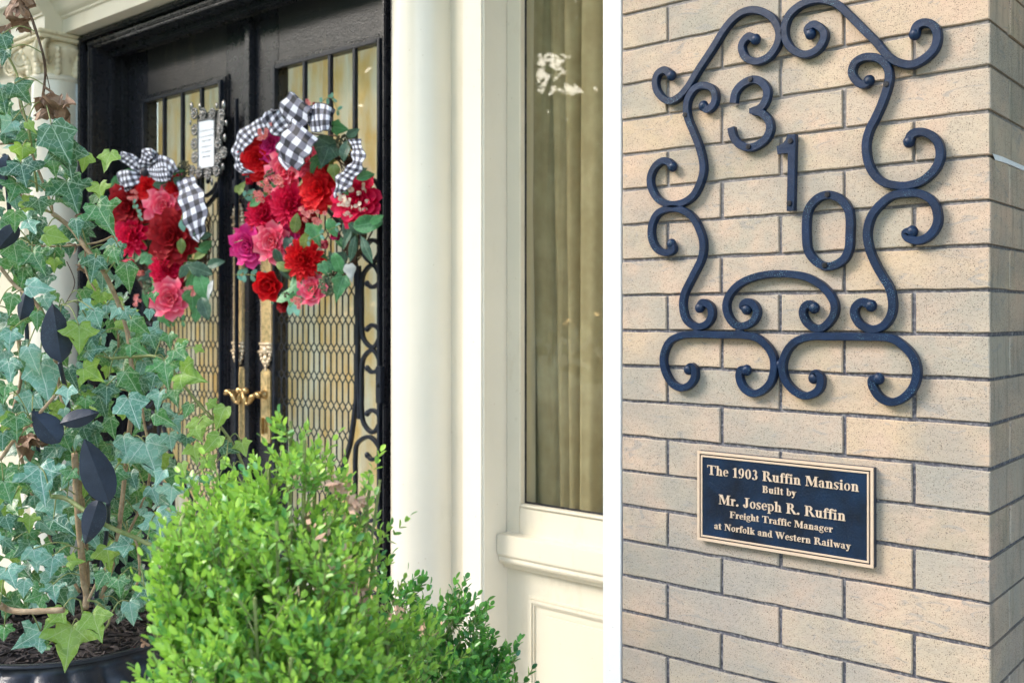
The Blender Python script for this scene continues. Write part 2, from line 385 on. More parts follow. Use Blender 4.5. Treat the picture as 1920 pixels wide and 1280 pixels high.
def gingham():
    n = N('gingham_ribbon'); uv = n.n('UVMap'); sx = n.n('SeparateXYZ'); n.l(uv.outputs[0], sx.inputs[0])
    a = n.math('GREATER_THAN', n.math('FRACT', n.math('MULTIPLY', sx.outputs[0], 2.5)), .5)
    b = n.math('GREATER_THAN', n.math('FRACT', n.math('MULTIPLY', sx.outputs[1], 2.5)), .5)
    s_ = n.math('MULTIPLY', n.math('ADD', a, b), .5)
    e = n.math('GREATER_THAN', n.math('ABSOLUTE', n.math('SUBTRACT', sx.outputs[0], .5)), .465)
    s_ = n.math('MAXIMUM', s_, e)
    c = n.ramp(s_, [(0, (.80, .84, .97)), (.5, (.17, .18, .25)), (1, (.010, .012, .024))])
    n.l(c, n.p.inputs['Base Color']); n.set(Roughness=.6)
    t = n.n('BsdfTranslucent'); n.l(c, t.inputs[0]); mx = n.n('MixShader'); mx.inputs[0].default_value = .2
    n.l(n.p.outputs[0], mx.inputs[1]); n.l(t.outputs[0], mx.inputs[2]); n.l(mx.outputs[0], n.out.inputs[0])
    return n.m
M['gingham'] = gingham()
M['paper'] = plain('sign_paper', (.78, .82, .9), (.84, .87, .93), .6, 8, .05)
M['ink'] = plain('grey_ink', (.1, .1, .12), (.16, .16, .18), .6, 8, .05)

# ------------------------------------------------------------------ setting: ground, floor, ceiling
def structure(name, mb, m, **k): return tag(mb.build(name, m, **k), kind='structure')
b = MB(); b.add([(-150, -150, -.45), (150, -150, -.45), (150, 150, -.45), (-150, 150, -.45)], [(0, 1, 2, 3)]); structure('ground', b, M['lawn'])
b = MB(); b.box(-8, -1.2, -.44, 3, 4.2, 0); structure('porch_floor', b, M['concrete'])
CEIL = EYE+2.5
b = MB(); b.box(-8, .2, CEIL, 3, 3.6, CEIL+.2); structure('porch_ceiling', b, M['ceiling'])
b = MB(); b.box(-2.0, 2.5, 0, 3, 2.55, CEIL); b.box(-2.0, 2.14, 0, -1.96, 2.499, CEIL); structure('interior_wall', b, M['dark_room'])

TREES = [(-3.5, -12.5, 3.7, 9.2, 'leafy garden tree reflected at the right of the window glass'), (-9.5, -11.5, 3.6, 9.0, 'broad green garden tree reflected in the middle of the window glass'),
         (-15.0, -11.0, 3.6, 9.4, 'tall garden tree across the lawn reflected in the right door glass'), (-20.5, -9.0, 3.4, 8.6, 'garden tree across the lawn reflected in the left door glass'), (-25.0, -5.0, 3.3, 6.9, 'outermost garden tree beyond the far left of the porch')]
for tx, ty, tr, th_, lab in TREES:
    rt = random.Random(int(tx*10)); t = thing('garden_tree', (tx, ty, -.45), lab, 'tree', 'garden trees across the lawn')
    b = MB(); b.tube([(tx, ty, -.45), (tx+.1, ty, 1.2), (tx-.1, ty+.1, 3.2), (tx, ty, 4.8)], [.24, .19, .14, .06], 8)
    for k in range(6):
        a = k*1.05; b.tube([(tx, ty, 1.5+k*.35), (tx+math.cos(a)*1.2, ty+math.sin(a)*1.2, 2.6+k*.35), (tx+math.cos(a)*2.1, ty+math.sin(a)*2.1, 3.1+k*.4)], [.09, .06, .02], 5)
    b.build('trunk', M['twig'], t, smooth=True); b2 = MB()
    GAP = Vector((-.613, -.791, .2286)).normalized(); G0 = Vector((-1.60, 2.06, EYE+.595))
    for k in range(7500):
        v = Vector((rt.gauss(0, 1), rt.gauss(0, 1), rt.gauss(0, 1))).normalized()*rt.uniform(.35, 1)**.5
        lump = 1+.35*noise.noise(v*2.3+Vector((tx, 0, 0)))
        c = Vector((tx, ty, th_*.5))+Vector((v.x*tr*lump, v.y*tr*lump, v.z*th_*.52*lump))
        dd = (c-G0)-GAP*(c-G0).dot(GAP)
        if math.hypot(math.hypot(dd.x, dd.y), dd.z*.6) < .55+.25*noise.noise(c*3) and rt.random() < .965: continue
        x = Vector((rt.gauss(0, 1), rt.gauss(0, 1), rt.gauss(0, 1))).normalized(); y = x.orthogonal().normalized(); z_ = rt.uniform(.18, .36)
        b2.add([c-x*z_, c-y*z_*.6, c+x*z_, c+y*z_*.6], [(0, 1, 2, 3)])
    if tx < -5 and tx > -14:
        for k in range(260):
            q0 = G0+GAP*rt.uniform(14, 20); c = q0+Vector((rt.gauss(0, .35), rt.gauss(0, .35), rt.gauss(0, .5))); x = Vector((rt.gauss(0, 1), rt.gauss(0, 1), rt.gauss(0, 1))).normalized(); y = x.orthogonal().normalized(); z_ = rt.uniform(.04, .08)
            b2.add([c-x*z_, c-y*z_*.6, c+x*z_, c+y*z_*.6], [(0, 1, 2, 3)])
    tag(b2.build('crown', M['box_leaf2'], t, recalc=False), kind='stuff')

# ------------------------------------------------------------------ brick pillar
PY, PXR, PXL = 1.60, -.42, -1.082
CS = .0667; J = .0058
pil = thing('brick_pillar', (-.75, 1.93, 0), 'buff speckled brick pillar carrying the house number and the bronze plaque', 'pillar')
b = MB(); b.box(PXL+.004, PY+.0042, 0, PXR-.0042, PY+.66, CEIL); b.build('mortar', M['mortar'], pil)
_bm = {}
def brick_mesh(lx, ly, var):
    key = (round(lx, 3), round(ly, 3), var)
    if key not in _bm:
        q = MB(); hz = (CS-J)/2
        q.box(-lx/2, -ly/2, -hz, lx/2, ly/2, hz)
        rr = random.Random(hash(key) & 0xffff)
        q = MB(); nx_ = max(2, int(lx/.024)); per = []
        for i in range(nx_): per.append((-lx/2+lx*i/nx_, -hz))
        per.append((lx/2, -hz)); per.append((lx/2, 0))
        for i in range(nx_): per.append((lx/2-lx*i/nx_, hz))
        per.append((-lx/2, hz)); per.append((-lx/2, 0)); k = len(per)
        jit = [(x+rr.uniform(-1, 1)*.0005, z+rr.uniform(-1, 1)*.0008) for x, z in per]
        ins = [(x*(1-.0030/lx)+rr.uniform(-1, 1)*.0005, z*(1-.0030/(2*hz))+rr.uniform(-1, 1)*.0005) for x, z in jit]
        q.add([(x, -ly/2, z) for x, z in ins]+[(x, -ly/2+.0016, z) for x, z in jit]+[(x, ly/2, z) for x, z in jit],
              [tuple(range(k))]+[(i, (i+1) % k, k+(i+1) % k, k+i) for i in range(k)]+[(k+i, k+(i+1) % k, 2*k+(i+1) % k, 2*k+i) for i in range(k)]+[tuple(range(2*k, 3*k))[::-1]])
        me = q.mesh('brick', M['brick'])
        _bm[key] = me
    return _bm[key]
HB = .1112
def put_brick(x0, x1, y0, y1, z, k):
    lx, ly = x1-x0-J, y1-y0-J
    if x1 >= PXR-.001: lx += J/2
    me = brick_mesh(lx, ly, k % 5)
    cx = (x0+x1)/2+(J/4 if x1 >= PXR-.001 else 0)
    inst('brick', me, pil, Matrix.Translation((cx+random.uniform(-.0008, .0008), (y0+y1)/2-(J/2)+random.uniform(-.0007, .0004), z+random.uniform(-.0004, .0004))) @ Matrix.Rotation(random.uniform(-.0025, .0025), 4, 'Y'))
lower, upper = -14, 9
for n_ in range(lower, upper+1):
    z = EYE+n_*CS+.05*CS
    A = (n_ % 2 == 0)
    y0 = PY
    if A:
        xs = [PXL+.003, PXR-5*HB, PXR-3*HB, PXR-HB]
        put_brick(PXR-HB, PXR, y0, y0+2*HB, z, n_)
        ys = [y0+2*HB, y0+4*HB, y0+.655]
    else:
        xs = [PXL+.003, PXR-4*HB, PXR-2*HB]
        put_brick(PXR-2*HB, PXR, y0, y0+HB, z, n_)
        ys = [y0+HB, y0+3*HB, y0+5*HB, y0+.655]
    for i in range(len(xs)-1):
        put_brick(xs[i], xs[i+1], y0, y0+.095, z, n_+i+1)
    for i in range(len(ys)-1):
        put_brick(PXR-.095, PXR, ys[i], ys[i+1], z, n_+i+2)
# courses well outside the picture, joined
b = MB()
for n_ in list(range(-20, lower))+list(range(upper+1, 26)):
    z = EYE+n_*CS+.05*CS; h = (CS-J)/2
    xs = [PXL+.003, PXR-5*HB, PXR-3*HB, PXR-HB, PXR] if n_ % 2 == 0 else [PXL+.003, PXR-4*HB, PXR-2*HB, PXR]
    for i in range(len(xs)-1): b.box(xs[i]+J/2, PY, z-h, xs[i+1]-(J/2 if i < len(xs)-2 else 0), PY+.09, z+h)
    for i in range(3): b.box(PXR-.09, PY+.095+i*.186, z-h, PXR, PY+.095+(i+1)*.186-J, z+h)
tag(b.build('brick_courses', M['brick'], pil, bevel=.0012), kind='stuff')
# smear of white caulk on the return joint
def onside(px, py):
    d = ray(px, py); return d*((PXR+.0015)/d.x)+Vector((0, 0, EYE))
pts = [(1861, 288), (1880, 294), (1900, 303), (1935, 318), (1960, 330)]
lo = [(1866, 300), (1884, 305), (1900, 311), (1935, 327), (1960, 338)]
b = MB(); vs = [onside(*p) for p in pts]+[onside(*p) for p in lo]; vs += [v-Vector((.004, 0, 0)) for v in vs]
n_ = len(pts); fs = [(i, i+1, n_+i+1, n_+i) for i in range(n_-1)]
fs += [(i, i+2*n_, i+1+2*n_, i+1) for i in range(n_-1)]+[(n_+i, n_+i+1, 3*n_+i+1, 3*n_+i) for i in range(n_-1)]
b.add(vs, fs); b.build('caulk_smear', M['smear'], pil)

# ------------------------------------------------------------------ wrought iron number frame
YI = PY-.009
def wp(px, py): return W(px, py, PY-.016)
scrolls = [
 [(1414,73),(1402,68),(1391,79),(1389,92),(1397,108),(1417,115),(1439,106),(1455,84),(1459,60),(1447,34),(1423,20),(1397,20),(1375,33),(1356,55),(1333,92),(1309,128),(1287.5,163),(1269,183),(1250,189),(1232,174),(1226.5,155),(1231,138),(1245,131),(1256,141)],
 [(1517,63),(1513,54),(1525,45.5),(1541,56),(1543,73),(1530,93),(1508,102),(1485,93),(1472,75),(1469,53),(1477,29),(1496,11),(1519,1),(1541,-1),(1567,7),(1592,29),(1618,55),(1643,80),(1665,106),(1687,118),(1711,120),(1734,107.5),(1751,89),(1756,66),(1749,48),(1733,42),(1718,48),(1713,63)],
 [(1316,198),(1325,205),(1336,195),(1339,179),(1333,165),(1317,160),(1301.5,165),(1289,182),(1285,201),(1287.5,221),(1297,245),(1308,273),(1315,300),(1316,322),(1309,346),(1297,367),(1278,380),(1255,383),(1234,375),(1220,355),(1217,333),(1225,313),(1239,302),(1251,303),(1258,312)],
 [(1256,457),(1259,468),(1247,474),(1230,467),(1219.5,447),(1220,421),(1231,400),(1253,391),(1275,393),(1295,406),(1309,430),(1316,456),(1313,484),(1297,517),(1281,550),(1278,576),(1285,600),(1303,612),(1322,608),(1332,592),(1329,574),(1316,567),(1309,577)],
 [(1627,151),(1619,158),(1607,154),(1596,137),(1601,118),(1618,107.5),(1640,107.5),(1656,117),(1665,135),(1663,160),(1652,193),(1640,220),(1628,244),(1622,270),(1625,300),(1636,325),(1656,342),(1684,348),(1703,347),(1727,339),(1750,319),(1761,294),(1758,269),(1744,253),(1725,247),(1709,251),(1702,265)],
 [(1708,434),(1697,437),(1703,447),(1722,451),(1742,441),(1755,421),(1756,399),(1747,377),(1725,363.5),(1700,362),(1672,366.5),(1648,384),(1631,407),(1624,437),(1628,465),(1639,493),(1653,518),(1666,540),(1672,570),(1667,595),(1651,613),(1630,617),(1610,607),(1600,589),(1603,574),(1616,566),(1631,573)],
 [(1397,580),(1391,573),(1398,566),(1410,570),(1417,585),(1410,602),(1392,611),(1375,608),(1362,589),(1360,567),(1371,545),(1392,528),(1423,517),(1462,513),(1503,517.5),(1531,530),(1551,548),(1563,571),(1560,593),(1544,612),(1528,616),(1512,606),(1503.5,589),(1506,576),(1516,570),(1524,577)],
 [(1288,693),(1294,687),(1300,696),(1299,710),(1289,723),(1274,727),(1257,718),(1244,694),(1241.5,668),(1252,642),(1272,630),(1298,627),(1353,628),(1397,629),(1423,637),(1443,659),(1449.5,683),(1445,712),(1430,731),(1410,738),(1392,727),(1384,708),(1387,694),(1397,694)],
 [(1523,709),(1527,700),(1537,709),(1535,727),(1524,738),(1506,742),(1485,731),(1469.5,711),(1465,684),(1474,657),(1492,639),(1519,631),(1553,631),(1621,631.5),(1667,634),(1694,650),(1712,673),(1717.5,700),(1710,727),(1691,747),(1669,754),(1648,745),(1635,726),(1634,712),(1645,710)]]
fr = thing('scroll_frame', wp(1480, 640)-Vector((0, .0, 0)), 'dark blue-black wrought iron scrollwork frame screwed to the brick pillar around the number', 'wall ornament')
BW = .0126
for sc in scrolls:
    p = spline([wp(*q) for q in sc], 7); k = len(p)
    ws = []
    for i in range(k):
        e = min(i, k-1-i)/14.0
        ws.append(BW*(1.12-.12*min(1, e)))
    b = MB(); b.bar(p, ws, .0125, PY-.0095, .17)
    for e in (p[0], p[-1]): b.ball((e.x, PY-.0098, e.z), .0094, 1, .86, 1.05, 12, 8)
    b.build('scroll', M['iron'], fr, smooth=2)
for (x, y) in ((1459, 60), (1292, 166), (1656, 113), (1256, 387), (1692, 355), (1304, 620), (1384, 620), (1533, 624), (1628, 624), (1457, 684)):
    b = MB(); q = wp(x, y); b.ball((q.x, PY-.010, q.z), .0075, 1.15, .75, 1.15, 10, 6); b.build('weld', M['iron'], fr, smooth=True)
def screw(px, py, parent):
    q = W(px, py, PY-.016); b = MB()
    b.lathe([(0.0001, -.0012), (.0042, -.0012), (.0046, 0), (.0046, .003)], 14)
    b.v = [Vector((q.x+v.x, PY-.0163+v.z*.9, q.z+v.y)) for v in b.v]
    b.box(q.x-.003, PY-.0179, q.z-.0006, q.x+.003, PY-.0172, q.z+.0006); b.box(q.x-.0006, PY-.0180, q.z-.003, q.x+.0006, PY-.0172, q.z+.003)
    b.build('screw', M['screw'], parent, smooth=2)
screw(1284, 215.5, fr); screw(1661, 158, fr)
def digit(name, label, paths, screws, polys=(), w=.0135):
    t = thing(name, wp(*screws[1]), label, 'house number', 'house number digits')
    b = MB()
    for pth, closed in paths:
        p = spline([wp(*q) for q in pth], 7, closed); b.bar(p, w, .011, PY-.0095, .15)
    for pl in polys:
        vs = [wp(*q) for q in pl]; n = len(vs)
        f = [Vector((v.x, PY-.0151, v.z)) for v in vs]; g = [Vector((v.x, PY-.004, v.z)) for v in vs]
        b.add(f+g, [tuple(range(n)), tuple(range(n, 2*n))[::-1]]+[(i, i+n, (i+1) % n+n, (i+1) % n) for i in range(n)])
    b.build('digit_body', M['iron'], t, smooth=2)
    for s_ in screws: screw(*s_, t)
digit('house_number', 'cast iron numeral 3, highest of the house number digits', [([(1373,193),(1377,173),(1390,157.5),(1409,149),(1425,153),(1436,168),(1434,187),(1424,202),(1408,209)], False), ([(1412,208.5),(1427,212),(1440,227),(1441,246),(1430,264),(1408,276),(1387,272),(1373.5,257),(1369,239)], False)], [(1406.5, 149), (1403, 275)],
      [[(1404,203),(1404,213),(1414,213.5),(1430,208),(1424,199),(1414,204)]])
digit('house_number', 'cast iron numeral 1, middle of the house number digits', [([(1484,252),(1483,300),(1482,350),(1481,395)], False)], [(1481.5, 264.5), (1479.5, 381)],
      [[(1455.5,274),(1466,270),(1472,263),(1476,252),(1482,252),(1482,286),(1457,289)]])
digit('house_number', 'cast iron oval numeral 0, lowest of the house number digits', [([(1510,410),(1516,388),(1532,371),(1553,365),(1574,373),(1588,391),(1592,412),(1591.5,440),(1590,465),(1581,485),(1563,497),(1545,499),(1527,489),(1514,472),(1510,450)], True)], [(1551, 364.5), (1546, 497)])

# ------------------------------------------------------------------ plaque with raised lettering
XH = .68
def Rr(x0, y0, x1, y1): return ('p', [(x0, y0), (x1, y0), (x1, y1), (x0, y1)])
def Pp(*q): return ('p', list(q))
def Ar(cx, cy, rx, ry, tx, ty, a0, a1): return ('a', cx, cy, rx, ry, tx, ty, a0, a1)
def St(x, y0, y1, w=.17, sb=True, stp=False, sl=False):
    o = [Rr(x, y0, x+w, y1)]
    if sb: o.append(Rr(x-.07, y0, x+w+.07, y0+.055))
    if stp: o.append(Rr(x-.07, y1-.055, x+w+.07, y1))
    if sl: o.append(Pp((x-.09, y1-.07), (x+.05, y1-.10), (x+w, y1+.02), (x-.09, y1-.02)))
    return o
def glyphs():
    g = {}
    g['T'] = (.86, [Rr(.33, 0, .53, .97), Rr(.22, 0, .64, .055), Rr(.02, .93, .84, 1), Rr(.02, .74, .07, .96), Rr(.79, .74, .84, .96)])
    g['h'] = (.66, St(.09, 0, 1, sl=True)+[Ar(.34, .46, .23, .24, .16, .07, 0, 165)]+St(.40, 0, .47))
    g['n'] = (.66, St(.09, 0, XH, sl=True)+[Ar(.34, .46, .23, .24, .16, .07, 0, 165)]+St(.40, 0, .47))
    g['m'] = (.9, St(.09, 0, XH, sl=True)+St(.40, 0, .47)+St(.7, 0, .47))
    g['u'] = (.66, St(.07, .2, XH, sb=False, sl=True)+[Ar(.29, .22, .22, .24, .16, .07, 180, 350)]+St(.38, 0, XH, sb=False, sl=True)+[Rr(.5, 0, .64, .055)])
    g['o'] = (.58, [Ar(.28, .34, .26, .355, .14, .05, 0, 360)])
    g['e'] = (.54, [Ar(.28, .34, .25, .355, .14, .05, 0, 318), Rr(.14, .34, .51, .40)])
    g['c'] = (.50, [Ar(.27, .34, .25, .355, .15, .05, 40, 318), Ar(.40, .54, .08, .08, .079, .079, 0, 360)])
    g['a'] = (.58, [Rr(.30, .06, .46, .5), Ar(.25, .5, .21, .2, .15, .06, 0, 165), Ar(.10, .54, .07, .07, .069, .069, 0, 360), Ar(.22, .2, .19, .21, .13, .05, 70, 300), Rr(.42, 0, .58, .06), Rr(.3, 0, .46, .1)])
    g['s'] = (.46, [Ar(.22, .50, .18, .2, .10, .06, 35, 250), Ar(.22, .18, .19, .2, .10, .06, -145, 75), Pp((.06, .45), (.14, .52), (.41, .2), (.31, .12)), Rr(.02, 0, .07, .2), Rr(.36, .5, .41, .68)])
    g['f'] = (.40, St(.10, 0, .82)+[Ar(.30, .80, .20, .22, .16, .06, 40, 180), Ar(.40, .88, .075, .075, .074, .074, 0, 360), Rr(.0, .61, .40, XH)])
    g['i'] = (.36, St(.09, 0, XH, sl=True)+[Ar(.175, .88, .1, .1, .099, .099, 0, 360)])
    g['l'] = (.36, St(.09, 0, 1, sl=True))
    g['t'] = (.42, [Rr(.10, .1, .27, .88), Rr(.0, .61, .38, XH), Ar(.26, .14, .16, .15, .15, .07, 185, 330), Pp((.0, .64), (.12, .64), (.22, .88), (.16, .88))])
    g['b'] = (.62, [Rr(.07, 0, .23, 1), Rr(-.02, .94, .1, 1), Ar(.32, .34, .26, .355, .15, .05, -180, 180)])
    g['d'] = (.64, [Rr(.38, .02, .54, 1), Rr(.28, .94, .4, 1), Rr(.5, 0, .64, .055), Ar(.27, .34, .25, .355, .15, .05, 0, 360)])
    g['p'] = (.62, [Rr(.07, -.28, .23, XH), Rr(0, -.28, .3, -.225), Rr(-.02, .62, .1, XH), Ar(.32, .34, .26, .355, .15, .05, 0, 360)])
    g['g'] = (.56, [Ar(.25, .46, .22, .235, .13, .05, 0, 360), Rr(.4, .6, .55, .67), Ar(.27, -.09, .26, .19, .07, .06, 0, 360), Ar(.2, .17, .15, .1, .08, .08, 90, 270), Rr(.15, .07, .42, .15)])
    g['y'] = (.58, [Pp((.02, XH), (.24, XH), (.40, .12), (.30, -.02)), Pp((.43, XH), (.51, XH), (.25, -.24), (.17, -.24)), Rr(-.03, .63, .3, XH), Rr(.36, .63, .58, XH), Ar(.13, -.19, .09, .09, .089, .089, 0, 360)])
    g['r'] = (.48, St(.09, 0, XH, sl=True)+[Ar(.35, .47, .16, .22, .14, .07, 60, 170), Ar(.40, .58, .085, .085, .084, .084, 0, 360)])
    g['k'] = (.64, St(.07, 0, 1, sl=True)+[Pp((.22, .28), (.3, .24), (.52, .63), (.44, .65)), Pp((.27, .38), (.38, .46), (.62, .02), (.42, .02)), Rr(.37, 0, .66, .055), Rr(.34, .63, .6, XH)])
    g['w'] = (.86, [Pp((.03, XH), (.23, XH), (.34, .14), (.26, 0)), Pp((.40, XH), (.46, XH), (.31, 0), (.26, 0)), Pp((.34, XH), (.54, XH), (.64, .14), (.56, 0)), Pp((.74, XH), (.80, XH), (.61, 0), (.56, 0)), Rr(-.02, .63, .28, XH), Rr(.3, .63, .58, XH), Rr(.68, .63, .86, XH)])
    g['W'] = (1.2, [Pp((.04, 1), (.27, 1), (.44, .2), (.36, 0)), Pp((.56, 1), (.63, 1), (.42, 0), (.36, 0)), Pp((.46, 1), (.69, 1), (.87, .2), (.79, 0)), Pp((1.04, 1), (1.11, 1), (.85, 0), (.79, 0)), Rr(-.03, .945, .33, 1), Rr(.4, .945, .75, 1), Rr(.96, .945, 1.2, 1)])
    g['M'] = (1.14, [Rr(.12, 0, .18, 1), Rr(.02, 0, .3, .055), Rr(.02, .945, .2, 1), Pp((.12, 1), (.38, 1), (.62, .25), (.53, .02)), Pp((.53, .02), (.60, .12), (.93, 1), (.86, 1)), Rr(.82, 0, 1.02, 1), Rr(.72, 0, 1.12, .055), Rr(.9, .945, 1.12, 1)])
    g['N'] = (.92, [Rr(.13, 0, .19, 1), Rr(.03, 0, .3, .055), Rr(.02, .945, .2, 1), Pp((.1, 1), (.34, 1), (.78, .2), (.78, -.02), (.72, -.02)), Rr(.72, 0, .78, 1), Rr(.62, .945, .9, 1)])
    g['R'] = (.92, [Rr(.12, 0, .32, 1), Rr(.02, 0, .42, .055), Rr(.02, .945, .3, 1), Ar(.42, .75, .27, .25, .19, .06, -95, 95), Rr(.3, .94, .44, 1), Rr(.3, .5, .46, .56), Pp((.38, .53), (.56, .5), (.9, .03), (.66, .03)), Rr(.64, 0, .94, .055)])
    g['B'] = (.82, [Rr(.12, 0, .32, 1), Rr(.02, 0, .3, .055), Rr(.02, .945, .3, 1), Ar(.42, .76, .25, .24, .18, .06, -90, 90), Ar(.42, .27, .31, .27, .2, .06, -90, 90), Rr(.3, .94, .44, 1), Rr(.3, .49, .44, .55), Rr(.3, 0, .44, .06)])
    g['J'] = (.62, [Rr(.28, .2, .48, 1), Rr(.17, .945, .6, 1), Ar(.26, .2, .22, .22, .18, .07, 180, 360), Ar(.12, .2, .1, .1, .099, .099, 0, 360)])
    g['F'] = (.78, [Rr(.12, 0, .32, 1), Rr(.02, 0, .44, .055), Rr(.02, .945, .74, 1), Rr(.69, .72, .74, .96), Rr(.3, .48, .55, .54), Rr(.52, .38, .57, .64)])
    g['.'] = (.3, [Ar(.14, .1, .11, .11, .109, .109, 0, 360)])
    g['1'] = (.56, [Rr(.2, 0, .38, .98), Rr(.08, 0, .5, .05), Pp((.06, .82), (.22, .86), (.38, 1), (.3, 1), (.06, .87))])
    g['0'] = (.62, [Ar(.3, .5, .27, .51, .16, .05, 0, 360)])
    g['9'] = (.62, [Ar(.29, .66, .26, .35, .15, .05, 0, 360), Ar(.19, .55, .37, .55, .17, .05, -75, 10), Ar(.12, .05, .07, .06, .069, .059, 0, 360)])
    g['3'] = (.6, [Ar(.27, .75, .22, .26, .15, .06, -80, 150), Ar(.25, .27, .28, .28, .17, .06, -150, 90), Ar(.1, .12, .09, .09, .089, .089, 0, 360)])
    g[' '] = (.34, []); return g
G = glyphs()
def text_mb(txt, x0, x1, zb, ch, Yf):
    b = MB(); adv = sum(G[c][0]+.02 for c in txt); sx = (x1-x0)/adv; cx = x0; k = 0
    th = .0016
    def ext(poly):
        nonlocal k
        k += 1; yo = Yf-th-.00003*(k % 9); n = len(poly)
        f = [(cx+px*sx, yo, zb+py*ch) for px, py in poly]; g_ = [(cx+px*sx, Yf+.0002, zb+py*ch) for px, py in poly]
        b.add(f+g_, [tuple(range(n)), tuple(range(n, 2*n))[::-1]]+[(i, i+n, (i+1) % n+n, (i+1) % n) for i in range(n)])
    for c in txt:
        for pr in G[c][1]:
            if pr[0] == 'p': ext(pr[1])
            else:
                _, ax, ay, rx, ry, tx, ty, a0, a1 = pr
                n = max(4, int(abs(a1-a0)/24))
                for i in range(n):
                    t0, t1 = R(a0+(a1-a0)*i/n), R(a0+(a1-a0)*(i+1)/n)
                    o = lambda t, s_: (ax+(rx-tx*s_)*math.cos(t), ay+(ry-ty*s_)*math.sin(t))
                    if tx > rx*.97: ext([(ax, ay), o(t0, 0), o(t1, 0)])
                    else: ext([o(t0, 1), o(t0, 0), o(t1, 0), o(t1, 1)])
        cx += (G[c][0]+.02)*sx
    return b
YP = PY-.012
TL = W(1307.3, 845.5, YP); BR = W(1638.5, 1064, YP); BL = W(1309, 1012, YP); TR = W(1638.5, 875, YP)
x0, x1 = (TL.x+BL.x)/2, BR.x; z1 = (TL.z+TR.z)/2; z0 = (BL.z+BR.z)/2
pq = thing('wall_plaque', ((x0+x1)/2, YP, z0), 'navy and bronze cast plaque with raised lettering on the brick pillar', 'plaque')
b = MB(); b.box(x0, YP+.001, z0, x1, PY+.001, z1); b.build('backing_plate', M['iron_leaf'], pq, bevel=.0008)
b = MB(); e = .0102; b.box(x0+e, YP-.0006, z0+e, x1-e, YP+.0008, z1-e); b.build('enamel_field', M['plaque'], pq)
def rim(name, a, c_, y0, y1, m):
    b = MB()
    b.box(x0+a, y0, z0+a, x1-a, y1, z0+c_); b.box(x0+a, y0, z1-c_, x1-a, y1, z1-a)
    b.box(x0+a, y0, z0+c_, x0+c_, y1, z1-c_); b.box(x1-c_, y0, z0+c_, x1-a, y1, z1-c_)
    b.build(name, m, pq, bevel=.0005)
rim('outer_border', 0, .0050, YP-.0022, YP+.0009, M['bronze']); rim('inner_border', .0072, .0104, YP-.0022, YP+.0009, M['bronze'])
for txt, xa, xb, yb, yt in (('The 1903 Ruffin Mansion', 1327, 1612, 888.5, 871), ('Built by', 1430, 1494, 922.4, 909.6), ('Mr. Joseph R. Ruffin', 1348.3, 1587, 943.9, 926),
                            ('Freight Traffic Manager', 1369, 1562.5, 969.6, 957.6), ('at Norfolk and Western Railway', 1340, 1596.5, 990.2, 978.2)):
    a = W(xa, yb, YP); c_ = W(xb, yb, YP); t_ = W(xa, yt, YP)
    text_mb(txt, a.x, c_.x, a.z, t_.z-a.z, YP-.0006).build('lettering', M['bronze'], pq, recalc=True)

# ------------------------------------------------------------------ white post and sidelight window
b = MB(); b.box(-1.1245, PY+.004, 0, PXL, 2.12, CEIL)
tag(b.build('corner_post', M['white'], bevel=.0015), 'bright white painted flat post between the window and the brick pillar', 'post')
WY = 2.046
win = thing('sidelight_window', (-1.45, WY, 0), 'tall cream sidelight window with olive curtains and a panelled base', 'window')
xl, xr = -1.748, -1.1245
gl, gz = W(987, 700, WY+.014).x, EYE-.496
b = MB(); b.box(xl, WY, EYE-.62, gl-.012, WY+.07, CEIL); b.build('stile', M['cream'], win, bevel=.002)
b = MB(); b.box(gl-.012, WY, EYE-.62, xr, WY+.07, gz-.012); b.build('bottom_rail', M['cream'], win, bevel=.002)
b = MB(); b.box(gl-.0115, WY-.006, gz-.0115, gl-.004, WY+.03, CEIL); b.box(gl-.004, WY-.006, gz-.0115, xr, WY+.03, gz-.004)
b.build('glazing_bead', M['cream'], win, bevel=.002)
b = MB(); b.box(gl-.0038, WY+.0115, gz-.0038, gl+.0015, WY+.0136, CEIL); b.box(gl+.0015, WY+.0115, gz-.0038, xr, WY+.0136, gz+.0015)
b.build('putty_line', M['black'], win)
b = MB(); b.box(gl, WY+.014, gz, xr, WY+.018, CEIL); b.build('pane', M['glass'], win)
b = MB()
zt = EYE-.580
prof = [(WY+.02, zt), (2.004, zt), (2.004, zt-.052), (2.008, zt-.056), (2.012, zt-.060), (2.010, zt-.066), (2.013, zt-.073), (2.020, zt-.079), (2.028, zt-.082), (2.030, zt-.088), (2.036, zt-.092), (WY+.02, zt-.092)]
def extrude_x(b, prof, xa, xb):
    n = len(prof); b.add([(xa, y, z) for y, z in prof]+[(xb, y, z) for y, z in prof], [tuple(range(n)), tuple(range(n, 2*n))[::-1]]+[(i, (i+1) % n, (i+1) % n+n, i+n) for i in range(n)])
extrude_x(b, prof, xl+.001, xr); b.build('sill', M['cream'], win, bevel=.0015)
b = MB(); b.box(xl, WY+.004, 0, xr, WY+.07, EYE-.64); b.build('apron_panel', M['cream'], win)
px0 = W(990, 1118, WY).x; pz1 = W(990, 1116, WY).z
def frame_mould(b, xa, za, xb, zb, y, steps):      # nested rectangular steps (inset, thickness, projection)
    for (i0, w, pr) in steps:
        b.box(xa+i0, y-pr, za+i0, xa+i0+w, y+.002, zb-i0); b.box(xb-i0-w, y-pr, za+i0, xb-i0, y+.002, zb-i0)
        b.box(xa+i0+w, y-pr, zb-i0-w, xb-i0-w, y+.002, zb-i0); b.box(xa+i0+w, y-pr, za+i0, xb-i0-w, y+.002, za+i0+w)
b = MB(); frame_mould(b, px0, .25, xr+.3, pz1, WY+.004, [(0, .006, .004), (.007, .008, .009), (.016, .005, .005)]); 
b.v = [Vector((min(v.x, xr-.0005), v.y, v.z)) for v in b.v]
